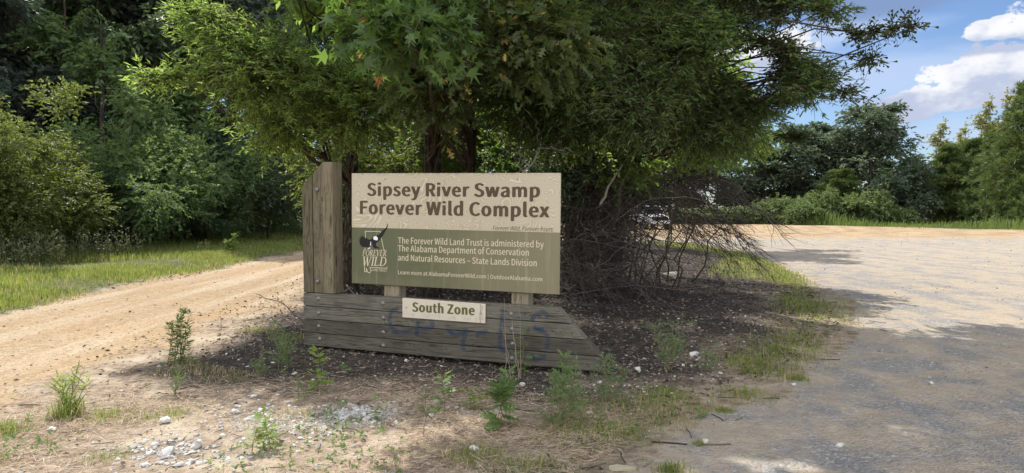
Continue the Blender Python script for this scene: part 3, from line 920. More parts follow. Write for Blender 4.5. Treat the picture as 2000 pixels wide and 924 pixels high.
GR = [[(1.26, 0.5), (1.144, 0.48), (1.116, 0.407), (1.109, 0.328), (1.175, 0.255), (1.276, 0.23), (1.404, 0.271)], [(1.466, 0.391), (1.453, 0.3), (1.45, 0.197)], [(1.473, 0.404), (1.585, 0.424), (1.648, 0.365), (1.628, 0.312), (1.46, 0.307)], [(1.793, 0.343), (1.863, 0.266), (1.917, 0.257), (2.051, 0.329)], [(2.051, 0.342), (2.005, 0.239), (1.98, 0.092)], [(2.132, 0.248), (2.171, 0.294), (2.276, 0.333)], [(2.44, 0.602), (2.425, 0.429), (2.408, 0.281), (2.403, 0.139), (2.539, 0.144)], [(2.737, 0.45), (2.786, 0.532), (2.873, 0.567), (2.936, 0.5)], [(2.75, 0.427), (2.814, 0.377), (2.901, 0.353), (2.927, 0.283), (2.904, 0.161)], [(2.763, 0.392), (2.789, 0.369), (2.888, 0.388)], [(2.73, 0.123), (2.794, 0.061), (2.88, 0.111), (2.917, 0.138)]]

put('graffiti', spray(GR, 0.062), m_spray, sign)

# ------------------------------------------------------------------ foliage tools
def tm(pts):
    return np.array([(p[0], p[1], p[2] if len(p) > 2 else 0.0) for p in pts])


def lobed(n, inner, outer, base=0.0):
    """closed outline with n rounded lobes a side (pinnate leaf)"""
    up = [(0, 0.02)]
    for i in range(n):
        a = 0.18 + 0.74 * i / n
        o = outer * (0.75 + 0.5 * math.sin(math.pi * (i + 0.7) / n))
        up += [(a, inner), (a + 0.14, o), (a + 0.19, o * 0.8)]
    up += [(0.9, inner), (1.0, 0.0)]
    lo = [(x, -y) for x, y in reversed(up[:-1])]
    return tm(up + lo)


star = []
for i, (ang, ln) in enumerate([(-105, 0.45), (-52, 0.62), (0, 0.72), (52, 0.62), (105, 0.45)]):
    if i:
        star.append((0.32 + 0.13 * math.cos(R(ang - 26)), 0.17 * math.sin(R(ang - 26)) * 1.2))
    star.append((0.28 + ln * math.cos(R(ang)), ln * math.sin(R(ang))))
OAKL = [(0, 0), (0.22, 0.05), (0.40, 0.24), (0.44, 0.09), (0.56, 0.09), (0.76, 0.31), (0.74, 0.10), (0.84, 0.09), (0.95, 0.17), (1, 0)]
TEMPL = {
    'willow': tm([(0, 0), (0.4, 0.11, 0.02), (1, 0, -0.04), (0.4, -0.11, 0.02)]),
    'ovate': tm([(0, 0), (0.28, 0.2, 0.03), (0.65, 0.17, 0.02), (1, 0, -0.06), (0.65, -0.17, 0.02), (0.28, -0.2, 0.03)]),
    'diamond': tm([(0, 0), (0.45, 0.24, 0.03), (1, 0, -0.05), (0.45, -0.24, 0.03)]),
    'spoon': tm([(0, 0), (0.5, 0.06), (0.85, 0.2), (1, 0.1), (1, -0.1), (0.85, -0.2), (0.5, -0.06)]),
    'star': tm([(0, 0)] + [(x, y) for x, y in star]),
    'oak': tm(OAKL + [(x, -y) for x, y in reversed(OAKL[1:-1])]),
    'rag': lobed(3, 0.05, 0.24),
    'needle': tm([(0, 0.012), (1, 0.004), (1, -0.004), (0, -0.012)]),
    'thread': tm([(0, 0), (0.5, 0.05, 0.01), (1, 0), (0.5, -0.05, 0.01)]),
    'straw': tm([(0, 0.018), (1, 0.008), (1, -0.008), (0, -0.018)]),
    'strap': tm([(0, 0.03), (0.6, 0.045), (1, 0.0), (0.6, -0.045), (0, -0.03)]),
}


def leaves(P, D, N, L, tmpl):
    D = nrm(D)
    S = nrm(np.cross(N, D))
    U = np.cross(D, S)
    t = TEMPL[tmpl]
    L = np.asarray(L)[:, None, None]
    return P[:, None] + L * (t[None, :, 0:1] * D[:, None] + t[None, :, 1:2] * S[:, None] + t[None, :, 2:3] * U[:, None])


def blob_points(rng, blobs, n, thr=-0.25, freq=1.6, shell=2.0, seed=0):
    """points in a union of ellipsoids, thinned by smooth noise so that the crown has clumps and gaps"""
    vol = np.array([b[3] * b[4] * b[5] for b in blobs])
    vol = vol ** 0.8
    outP, outD = [], []
    got = 0
    while got < n:
        k = rng.choice(len(blobs), size=n, p=vol / vol.sum())
        b = np.array(blobs)[k]
        d = nrm(rng.normal(size=(n, 3)))
        r = rng.random(n) ** (1.0 / shell)
        P = b[:, :3] + d * r[:, None] * b[:, 3:6]
        keep = wob(P, freq, seed) > thr + rng.normal(size=n) * 0.15
        P, d = P[keep], d[keep]
        outP.append(P)
        outD.append(d)
        got += len(P)
    return np.concatenate(outP)[:n], np.concatenate(outD)[:n]


def sprays(rng, C, D, m, L, tmpl, twig=0.5, droop=0.35, flat=0.5, jit=0.35, spread=0.8):
    """C centres, D outward directions -> leaf polygons along a bent twig, and the twig centre lines"""
    n = len(C)
    d = nrm(D + rng.normal(size=(n, 3)) * 0.35 + np.array([0, 0, 0.1]))
    tl = twig * rng.uniform(0.6, 1.3, n)
    up = np.array([0, 0, 1.0])
    A = C - d * tl[:, None] * 0.5
    t = np.linspace(0.0, 1.0, 4)
    path = A[:, None] + d[:, None] * (tl[:, None] * t)[:, :, None]
    path[:, :, 2] -= droop * tl[:, None] * t[None] ** 2
    u = np.sort(rng.random((n, m)), axis=1) * 0.95 + 0.05
    P = A[:, None] + d[:, None] * (tl[:, None] * u)[:, :, None]
    P[:, :, 2] -= droop * tl[:, None] * u ** 2
    dd = np.repeat(d[:, None], m, 1)
    dd = dd + np.array([0, 0, -1.0]) * (2 * droop * u)[:, :, None]
    side = nrm(np.cross(dd, up) + 1e-3)
    sg = np.where(np.arange(m) % 2 == 0, 1.0, -1.0)[None, :, None]
    sg = np.where(rng.random((n, m, 1)) < 0.15, -sg, sg)
    ld = nrm(nrm(dd) * (0.75 + 0.6 * (u[:, :, None] > 0.9)) + side * sg * spread + rng.normal(size=(n, m, 3)) * jit + np.array([0, 0, -0.45 * droop]))
    nn = nrm(up * flat + rng.normal(size=(n, m, 3)) * (0.62 - 0.35 * flat) + side * sg * -0.2)
    LL = L * rng.uniform(0.65, 1.2, (n, m))
    V = leaves(P.reshape(-1, 3), ld.reshape(-1, 3), nn.reshape(-1, 3), LL.ravel(), tmpl)
    return V, path, tl


def leaf_mat(name, lo, hi, tr, fac=0.38, dry=None, dryp=0.02, rough=0.5, spec=0.35):
    m, t = material(name)
    geo = t.n('ShaderNodeNewGeometry')
    rnd = geo.outputs['Random Per Island']
    big = t.noise(t.pos(), 1.7, 3)
    f = t.m('ADD', t.m('MULTIPLY', rnd, 0.6), t.m('MULTIPLY', t.m('SUBTRACT', big, 0.38), 1.7), clamp=True)
    col = t.mix(f, lo, hi)
    tcol = t.mix(f, tuple(k * 0.75 for k in tr), tuple(min(1, k * 1.25) for k in tr))
    if dry:
        dp = t.step(rnd, 1 - dryp, 1 - dryp + 0.001)
        col = t.mix(dp, col, dry)
        tcol = t.mix(dp, tcol, tuple(k * 1.6 for k in dry))
    b = t.bsdf(col, rough, spec)
    tl = t.n('ShaderNodeBsdfTranslucent')
    t.put(tl.inputs[0], tcol)
    mx = t.n('ShaderNodeMixShader')
    mx.inputs[0].default_value = fac
    t.t.links.new(b, mx.inputs[1])
    t.t.links.new(tl.outputs[0], mx.inputs[2])
    t.out(mx.outputs[0])
    return m


def bark(name, a_, b_, sc=(14, 14, 3)):
    m, t = material(name)
    p = t.pos()
    v = t.vor(t.map(p, sc), 1.6, 'DISTANCE_TO_EDGE')
    n_ = t.noise(t.map(p, sc), 2.5, 4, 0.65)
    f = t.m('MULTIPLY', t.step(v.outputs['Distance'], 0.02, 0.22), t.step(n_, 0.25, 0.7))
    lich = t.step(t.noise(p, 5.0, 4, 0.6), 0.58, 0.7)
    c_ = t.mix(f, a_, b_)
    c_ = t.mix(t.m('MULTIPLY', lich, 0.5), c_, (0.26, 0.26, 0.21))
    t.out(t.bsdf(c_, 0.95, 0.1, t.bump(f, 0.8, 0.02)))
    return m


m_bark = bark('grey_brown_bark', (0.022, 0.017, 0.013), (0.105, 0.083, 0.067))
m_twig, t = material('twig_bark')
t.out(t.bsdf(t.mix(t.noise(t.pos(), 30.0, 3), (0.045, 0.035, 0.025), (0.11, 0.085, 0.06)), 0.9, 0.1))
m_dead, t = material('dead_twigs')
rn = t.n('ShaderNodeNewGeometry').outputs['Random Per Island']
t.out(t.bsdf(t.mix(t.m('POWER', rn, 2.5), (0.055, 0.047, 0.041), (0.27, 0.235, 0.205)), 0.95, 0.1))
m_pale, t = material('bleached_deadwood')
t.out(t.bsdf(t.mix(t.noise(t.pos(), 25.0, 3), (0.20, 0.17, 0.14), (0.36, 0.32, 0.27)), 0.9, 0.15))

m_willow = leaf_mat('willow_oak_leaf', (0.030, 0.056, 0.020), (0.118, 0.180, 0.066), (0.28, 0.42, 0.07), 0.38, (0.30, 0.22, 0.05), 0.015)
m_willowl = leaf_mat('backlit_willow_oak_leaf', (0.036, 0.068, 0.026), (0.105, 0.160, 0.058), (0.48, 0.66, 0.12), 0.48)  # translucent colour raised to paint in the sun behind the left crown
m_redoak = leaf_mat('lobed_oak_leaf', (0.044, 0.072, 0.025), (0.098, 0.135, 0.046), (0.22, 0.28, 0.045), 0.34, (0.42, 0.30, 0.10), 0.04)
m_gum = leaf_mat('star_leaf', (0.046, 0.090, 0.030), (0.098, 0.155, 0.054), (0.22, 0.36, 0.055), 0.40, (0.40, 0.18, 0.06), 0.012)
m_water = leaf_mat('spoon_oak_leaf', (0.022, 0.037, 0.014), (0.055, 0.075, 0.026), (0.15, 0.19, 0.03), 0.28)
m_wood = leaf_mat('woodland_leaf', (0.034, 0.058, 0.032), (0.080, 0.115, 0.058), (0.17, 0.24, 0.07), 0.32)  # leaf colour lightened to suggest haze over the wood
m_woodb = leaf_mat('hazed_woodland_leaf', (0.040, 0.062, 0.050), (0.090, 0.120, 0.092), (0.15, 0.20, 0.09), 0.30)  # paler, bluish tint puts the haze into the leaf colour
m_sap = leaf_mat('sapling_leaf', (0.060, 0.105, 0.044), (0.125, 0.185, 0.078), (0.30, 0.42, 0.09), 0.38)
m_sunny = leaf_mat('sunny_shrub_leaf', (0.045, 0.075, 0.022), (0.120, 0.150, 0.046), (0.30, 0.37, 0.06), 0.38)
m_yell = leaf_mat('yellowing_leaf', (0.13, 0.15, 0.045), (0.26, 0.26, 0.085), (0.48, 0.46, 0.11), 0.40)
m_pine = leaf_mat('pine_needles', (0.030, 0.055, 0.024), (0.078, 0.115, 0.040), (0.15, 0.20, 0.05), 0.20)
m_faroak = leaf_mat('far_oak_leaf', (0.064, 0.094, 0.060), (0.130, 0.170, 0.105), (0.18, 0.24, 0.11), 0.32)  # far oak and far pine colours lightened to paint in aerial haze
m_farpine = leaf_mat('far_pine_needles', (0.052, 0.092, 0.028), (0.125, 0.175, 0.055), (0.22, 0.28, 0.06), 0.25)
m_brush = leaf_mat('far_shrub_leaf', (0.085, 0.130, 0.048), (0.170, 0.220, 0.085), (0.25, 0.33, 0.08), 0.33)
m_grass = leaf_mat('grass_blade', (0.105, 0.155, 0.030), (0.220, 0.275, 0.065), (0.42, 0.50, 0.08), 0.38, (0.42, 0.34, 0.17), 0.16)
m_grassd = leaf_mat('half_dry_grass_blade', (0.15, 0.16, 0.05), (0.34, 0.29, 0.13), (0.44, 0.40, 0.12), 0.30, (0.48, 0.38, 0.22), 0.40)
m_weed = leaf_mat('weed_leaf', (0.085, 0.150, 0.048), (0.160, 0.235, 0.080), (0.30, 0.45, 0.10), 0.38)
m_weedl = leaf_mat('bright_weed_leaf', (0.130, 0.205, 0.045), (0.235, 0.320, 0.080), (0.44, 0.56, 0.10), 0.40)
m_feath = leaf_mat('feathery_weed_leaf', (0.110, 0.175, 0.075), (0.200, 0.280, 0.125), (0.32, 0.46, 0.15), 0.36)
m_stem, t = material('weed_stem')
t.out(t.bsdf(t.mix(t.noise(t.pos(), 40.0, 2), (0.13, 0.12, 0.05), (0.22, 0.19, 0.10)), 0.8, 0.2))


def curve_pts(a, b, sag=0.0, k=8, rng=None, wig=0.0):
    t = np.linspace(0, 1, k)[:, None]
    a, b = np.array(a, float), np.array(b, float)
    p = a + (b - a) * t
    p[:, 2:] += sag * 4 * t * (1 - t)
    if rng is not None and wig:
        w_ = rng.normal(size=(k, 3)) * wig
        w_[0] = 0
        w_[-1] = 0
        p += w_
    return p


def trunk_mb(rng, base, top, r0, r1, k=14, wig=0.03, sides=14):
    mb = MB()
    t = np.linspace(0, 1, k)
    P = np.array(base)[None] + (np.array(top) - np.array(base))[None] * t[:, None]
    P[1:, :2] += np.cumsum(rng.normal(size=(k - 1, 2)) * wig, axis=0) * 0.6
    rr = r0 + (r1 - r0) * t
    rr[0] *= 1.5
    P[0, 2] -= 0.15
    mb.tubes(P[None], rr[None], sides)
    return mb, P


def limbs_mb(rng, tp, targets, r=0.05, mb=None):
    mb = mb or MB()
    P, Q = [], []
    for c_ in targets:
        c_ = np.array(c_)
        zt = np.clip(c_[2] * rng.uniform(0.55, 0.85), tp[0, 2] + 1.2, tp[-1, 2])
        i = int(np.argmin(np.abs(tp[:, 2] - zt)))
        L = np.linalg.norm(c_ - tp[i])
        P.append(curve_pts(tp[i], c_, 0.10 * L * rng.uniform(0.2, 1.4), 9, rng, 0.035 * L ** 0.5))
        Q.append(np.linspace(r * (0.4 + 0.12 * L), 0.006, 9))
    mb.tubes(np.array(P), np.array(Q), 6)
    return mb


# which ground the photograph shows in full sun: the crowns have their openings above it (along the sun's rays)
def in_sun(x, y):
    p = np.stack([x, y], -1)
    n_ = 0.35 * wob(p, 1.3, 61) + 0.15 * wob(p, 4.0, 62)
    a_ = (x < -3.3 + n_) & (y < 40)
    b_ = (x < 0.15 + n_) & (y < np.interp(x, [-3.4, -2.3, -1.7, -0.9, 0, 0.3], [6.9, 5.95, 5.9, 5.75, 5.8, 5.3]) + n_)
    c_ = x > np.interp(y, [3, 8, 10.2, 14.3, 17.1, 20], [9.0, 8.4, 7.7, 8.2, 7.2, 7.4]) + 1.3 * n_
    d_ = (np.abs(x - 6.2) < 1.2) & (np.abs(y - 17.5) < 2.2)
    e_ = (((x - 3.0) / 1.2) ** 2 + ((y - 5.0 - 0.1 * (x - 3.0)) / 0.20) ** 2 < 1 + n_) | (((x - 1.6) / 0.7) ** 2 + ((y - 4.35) / 0.10) ** 2 < 1 + n_) | (((x - 4.4) / 0.5) ** 2 + ((y - 6.2) / 0.12) ** 2 < 1 + n_)
    f_ = (((x - 5.0) / 1.2) ** 2 + ((y - 8.7) / 0.22) ** 2 < 1 + n_) | (((x - 6.2) / 0.8) ** 2 + ((y - 11.8) / 0.35) ** 2 < 1 + n_) | (((x - 2.6) / 0.9) ** 2 + ((y - 10.5) / 0.3) ** 2 < 1 + n_)
    g_ = (0.55 * wob(p, 1.5, 63) + 0.65 * wob(p, 3.6, 64) > 0.78) & (x > 0.6)
    return a_ | b_ | c_ | d_ | e_ | f_ | g_


def sun_keep(rng, C, prob=0.03, low=2.0):
    k = C[:, 2] / SUNV.z
    gx_ = C[:, 0] - SUNV.x * k
    gy_ = C[:, 1] - SUNV.y * k
    hit = in_sun(gx_, gy_) & (C[:, 2] > low)
    return ~hit | (rng.random(len(C)) < prob)


def near_tree(name, label, base, top, r0, parts, mat, seed, limbs=14, extra_limbs=(), group=None):
    """parts: list of (blobs, sprays, leaves per spray, leaf length, template, twig, droop, cull)"""
    rng = np.random.default_rng(seed)
    base = (base[0], base[1], gz(base[0], base[1]))
    th = thing(name, label, 'tree', base, 0, group)
    off = np.array(base)
    tmb, tp = trunk_mb(rng, base, top, r0, r0 * 0.35)
    crown, br = MB(), MB()
    targets = []
    for blobs, ns, m_, L, tmpl, tw, dr, cull in parts:
        C, D = blob_points(rng, blobs, ns, -0.15 if blobs[0][2] < 5 else -0.3, 2.4 if blobs[0][2] < 5 else 1.4, 2.2, seed)
        if cull is not None:
            k = sun_keep(rng, C, cull)
            C, D = C[k], D[k]
        D = D * np.array([1, 1, 0.6]) + np.array([0, 0, -0.05])
        V, path, tl = sprays(rng, C, D, m_, L, tmpl, tw, dr)
        crown.polys(V)
        rad = np.linspace(0.006, 0.002, 4)[None] * np.ones((len(path), 1))
        br.tubes(path, rad, 3)
        pick = rng.choice(len(C), size=min(limbs, len(C)), replace=False)
        targets += [C[i] - nrm(D[i]) * tw * 0.4 for i in pick]
    limbs_mb(rng, tp, targets, 0.034, br)
    for pts, r_a, r_b in extra_limbs:
        pts = np.array(pts, float)
        t0 = np.linspace(0, 1, len(pts))
        t1 = np.linspace(0, 1, 16)
        Q = np.stack([np.interp(t1, t0, pts[:, i]) for i in range(3)], 1)
        for _ in range(2):
            Q[1:-1] = (Q[:-2] + 2 * Q[1:-1] + Q[2:]) / 4
        br.tubes(Q[None], np.linspace(r_a, r_b, 16)[None], 7)
    for mb_, nm, mt in ((tmb, 'trunk', m_bark), (br, 'branches', m_twig), (crown, 'crown', mat)):
        me = mb_.mesh(nm)
        me.transform(Matrix.Translation(-Vector(off)))
        put(nm, me, mt, th)
    return th


def path_blobs(pts, r, n):
    """small blobs strung along a limb"""
    pts = np.array(pts, float)
    t0 = np.linspace(0, 1, len(pts))
    t1 = np.linspace(0, 1, n)
    return [(float(np.interp(u, t0, pts[:, 0])), float(np.interp(u, t0, pts[:, 1])), float(np.interp(u, t0, pts[:, 2])), r, r * 0.9, r * 0.6) for u in t1]


# ------------------------------------------------------------------ the trees behind the sign
near_tree('willow_oak', 'willow oak with sunlit yellow green narrow leaves reaching left above the sandy road', (-2.9, 12.3), (-2.6, 11.6, 8.5), 0.13,
          [([(-3.25, 9.8, 4.0, 1.15, 1.2, 1.35), (-2.3, 10.2, 3.3, 0.9, 1.0, 0.9), (-3.6, 10.6, 3.0, 0.6, 0.8, 0.6), (-3.9, 9.6, 4.4, .7, .7, .8)], 2500, 16, 0.105, 'willow', 0.50, 0.10, 0.5),
           (path_blobs([(-3.3, 9.6, 3.7), (-4.0, 9.4, 3.45), (-4.75, 9.2, 3.35)], 0.22, 7), 190, 14, 0.105, 'willow', 0.45, 0.12, None),
           (path_blobs([(-3.0, 9.8, 4.3), (-3.7, 9.6, 4.15), (-4.3, 9.4, 4.2)], 0.22, 6), 140, 14, 0.105, 'willow', 0.45, 0.12, None),
           ([(-2.5, 11.6, 6.6, 1.9, 1.8, 1.8)], 1000, 12, 0.22, 'diamond', 0.6, 0.3, 0.02)],
          m_willowl, 11, 16, [([(-2.75, 11.9, 3.6), (-3.2, 10.4, 3.8), (-4.0, 9.4, 3.5), (-4.8, 9.2, 3.36)], 0.03, 0.004)])

near_tree('oak_tree', 'oak with a straight rough trunk and broad lobed leaves directly behind the tan panel', (-1.45, 12.0), (-1.2, 11.2, 9.0), 0.165,
          [([(-0.45, 8.6, 3.7, 1.35, 0.9, 0.75), (-0.9, 9.0, 3.2, 0.7, 0.7, 0.5), (0.35, 8.3, 3.7, 0.6, 0.6, 0.5)], 560, 9, 0.16, 'oak', 0.45, 0.35, None),
           ([(-0.6, 9.8, 4.9, 1.7, 1.5, 1.0)], 700, 9, 0.16, 'oak', 0.5, 0.35, 0.2),
           ([(-0.3, 9.8, 7.0, 2.6, 2.6, 2.2)], 2200, 12, 0.22, 'diamond', 0.6, 0.3, 0.02)],
          m_redoak, 12, 14, [([(-1.35, 11.7, 3.6), (-1.0, 10.6, 3.9), (-0.75, 9.4, 4.2), (-0.6, 8.3, 4.5)], 0.09, 0.05),
                             ([(0.0, 8.9, 3.75), (0.25, 7.6, 3.6), (0.33, 7.1, 3.58)], 0.012, 0.004)])

near_tree('sweetgum_tree', 'sweetgum with large star shaped leaves on a limb hanging over the top of the sign', (-0.78, 13.2), (-0.9, 11.6, 8.0), 0.055,
          [([(-1.15, 6.4, 3.25, 0.62, 0.5, 0.30), (-0.75, 6.6, 3.35, 0.35, 0.4, 0.25), (-1.55, 6.8, 3.05, 0.28, 0.35, 0.22)], 175, 6, 0.155, 'star', 0.35, 0.45, None),
           ([(-1.0, 6.9, 4.2, 1.0, 0.8, 0.7)], 260, 7, 0.155, 'star', 0.4, 0.4, None),
           ([(-1.0, 8.0, 5.5, 1.3, 1.5, 1.0)], 300, 7, 0.155, 'star', 0.4, 0.4, 0.05)],
          m_gum, 13, 8, [([(-0.85, 12.2, 5.4), (-0.85, 10, 5.0), (-0.95, 8, 4.3), (-1.1, 6.6, 3.5)], 0.05, 0.008)])

near_tree('willow_oak', 'big dark willow oak with drooping narrow leaves spreading right of the sign', (1.15, 13.2), (1.3, 12.2, 10.0), 0.17,
          [([(1.0, 9.6, 3.9, 1.3, 1.1, 1.1), (2.1, 9.7, 3.55, 1.2, 1.0, 1.0), (2.65, 10.0, 3.9, 0.8, 1.0, 0.7), (0.1, 10.3, 4.3, 1.0, 0.9, 1.0), (0.2, 11.0, 3.6, 0.9, 0.8, 0.9), (3.0, 10.6, 3.1, 0.9, 0.8, 0.6), (3.8, 11.0, 2.9, 0.7, 0.7, 0.5), (1.7, 9.0, 2.95, 0.75, 0.7, 0.5), (0.9, 10.6, 3.2, 0.9, 0.9, 0.9)], 5400, 16, 0.105, 'willow', 0.5, 0.22, None),
           (path_blobs([(2.6, 9.8, 4.1), (3.4, 9.6, 3.85), (4.1, 9.4, 3.3)], 0.38, 8), 480, 14, 0.10, 'willow', 0.5, 0.2, None),
           (path_blobs([(2.5, 9.7, 4.7), (3.4, 9.5, 4.55), (4.25, 9.4, 4.3)], 0.3, 8), 330, 14, 0.10, 'willow', 0.45, 0.15, None),
           ([(3.2, 9.8, 3.5, 0.85, 0.8, 0.4), (3.6, 10.3, 3.1, .5, .6, .3)], 360, 15, 0.10, 'willow', 0.45, 0.15, None),
           ([(2.2, 11.0, 5.4, 2.2, 1.8, 1.0)], 1500, 14, 0.11, 'willow', 0.55, 0.35, 0.25),
           ([(2.0, 11.4, 7.6, 3.2, 3.0, 2.5)], 3800, 12, 0.22, 'diamond', 0.65, 0.3, 0.02)],
          m_willow, 14, 18)

TIPS = [[(3.0, 9.4, 4.25), (3.8, 9.2, 4.05), (4.5, 9.0, 3.85), (5.08, 8.9, 3.95)], [(3.2, 9.5, 3.9), (3.9, 9.3, 3.75), (4.65, 9.1, 3.55)],
        [(3.6, 9.3, 3.75), (4.15, 9.2, 3.45), (4.35, 9.1, 3.15)], [(3.1, 9.4, 4.75), (3.7, 9.2, 4.45), (4.2, 9.1, 4.2)],
        [(3.2, 10.5, 3.25), (4.2, 10.3, 3.25), (5.2, 10.2, 3.22)], [(3.0, 10.8, 3.0), (3.8, 10.6, 2.75), (4.3, 10.5, 2.7)]]
tip_parts = [(path_blobs(tp_, 0.14, 9), n_, 10, 0.082, 'spoon', 0.30, 0.15, None) for tp_, n_ in zip(TIPS, (120, 110, 48, 105, 90, 90))]
near_tree('water_oak', 'water oak whose loose spoon leaf branch tips stand against the sky at right', (2.15, 14.6), (3.2, 12.4, 9.0), 0.12,
          tip_parts + [([(3.6, 9.6, 4.6, 0.6, 0.6, 0.4)], 200, 11, 0.08, 'spoon', 0.4, 0.3, None),
                       ([(3.5, 10.9, 2.95, 0.65, 0.7, 0.4)], 260, 12, 0.08, 'spoon', 0.4, 0.3, None),
                       ([(4.6, 11.8, 8.2, 2.8, 3.2, 2.4)], 3200, 12, 0.22, 'diamond', 0.6, 0.3, 0.02)],
          m_water, 15, 3, [([(2.7, 13.3, 5.0), (2.7, 11.2, 5.0), tp_[0]] + tp_[1:], 0.026, 0.003) for tp_ in TIPS])

# a tree at the back of the island: its shade lies in bands across the lot
near_tree('hickory_tree', 'smaller yellow green tree at the back of the island beside the open lot', (4.6, 29.6), (5.8, 28.6, 9.0), 0.13,
          [([(5.2, 27.5, 4.6, 1.7, 1.5, 1.2), (6.6, 27.5, 4.2, 1.8, 1.5, 1.0), (8.5, 29.0, 6.0, 1.6, 1.6, 0.9), (9.7, 31.0, 6.5, 1.4, 1.2, 0.7), (7.5, 25.0, 5.0, 1.5, 1.4, 0.7), (7.2, 28.5, 6.2, 2.2, 2.0, 1.6), (5.4, 28.5, 7.2, 2.0, 2.0, 1.6)], 2900, 14, 0.17, 'diamond', 0.7, 0.3, None)],
          m_sunny, 16, 14)
near_tree('young_oak', 'young oak with olive leaves hanging above the dead brush right of the sign', (2.35, 17.6), (3.2, 16.8, 5.8), 0.07,
          [([(1.7, 11.8, 2.35, 0.7, 0.6, 0.45), (2.3, 12.6, 2.5, 0.8, 0.6, 0.4), (3.9, 13.2, 2.95, 0.9, 0.9, 0.55), (4.4, 13.5, 3.3, 0.8, 0.8, 0.45), (4.9, 15, 3.3, .9, .9, .6)], 900, 13, 0.10, 'diamond', 0.45, 0.3, None), ([(3.6, 16.0, 4.6, 1.8, 1.5, 1.2)], 900, 12, 0.12, 'diamond', 0.5, 0.3, 0.3)],
          m_willowl, 17, 10)


def bush(name, label, base, blobs, ns, m_, L, tmpl, mat, seed, cat='shrub', stems=9, tw=0.45, droop=0.25, thr=-0.3):
    rng = np.random.default_rng(seed)
    base = (base[0], base[1], gz(base[0], base[1]))
    th = thing(name, label, cat, base)
    C, D = blob_points(rng, blobs, ns, thr, 1.7, 2.0, seed)
    C[:, 2] = np.maximum(C[:, 2], base[2] + 0.15)
    V, path, tl = sprays(rng, C, D, m_, L, tmpl, tw, droop)
    cr, st = MB(), MB()
    cr.polys(V)
    P = []
    for i in rng.choice(len(C), size=stems, replace=False):
        P.append(curve_pts(np.array(base) + rng.normal(size=3) * np.array([0.25, 0.25, 0]) - (0, 0, 0.1), C[i], 0.1, 8, rng, 0.03))
    st.tubes(np.array(P), np.linspace(0.035, 0.006, 8)[None] * np.ones((stems, 1)), 6)
    for mb_, nm, mt in ((st, 'stems', m_twig), (cr, 'foliage', mat)):
        me = mb_.mesh(nm)
        me.transform(Matrix.Translation(-Vector(base)))
        put(nm, me, mt, th)
    return th


bush('understory_bush', 'sun flecked bush with small leaves behind the wooden tower of the sign', (-3.2, 14.2), [(-3.2, 14.0, 2.5, 1.3, 1.0, 1.4), (-2.3, 13.8, 3.3, 1.1, 1.0, 1.0), (-3.7, 14.2, 1.2, 0.9, 0.8, 1.0), (-1.6, 13.4, 2.8, 0.9, 0.7, 0.8)], 2100, 14, 0.085, 'ovate', m_sunny, 21)
bush('understory_bush', 'dark bush low between the oak trunk and the tower of the sign', (-2.2, 16.0), [(-2.2, 16.0, 2.2, 1.3, 1.0, 1.7), (-1.7, 15.6, 3.4, 1.2, 1, 1.2), (-0.9, 14.6, 3.3, 1.0, .8, 1.0)], 2100, 14, 0.10, 'ovate', m_willow, 22)
bush('understory_bush', 'dark bush directly behind the middle of the tan panel', (-0.4, 15.0), [(-0.4, 15.0, 2.4, 1.4, 1.0, 1.5), (0.3, 15.2, 3.4, 1.3, 1.0, 1.2), (0.2, 12.6, 2.7, 0.8, 0.6, 0.6)], 2100, 14, 0.10, 'ovate', m_willow, 23)
bush('understory_bush', 'dense green bush behind the right end of the tan panel', (1.1, 12.4), [(0.9, 12.0, 2.3, 0.8, 0.7, 0.7), (1.5, 13.5, 2.6, 1.3, 1.0, 1.3)], 1300, 14, 0.09, 'ovate', m_wood, 24)

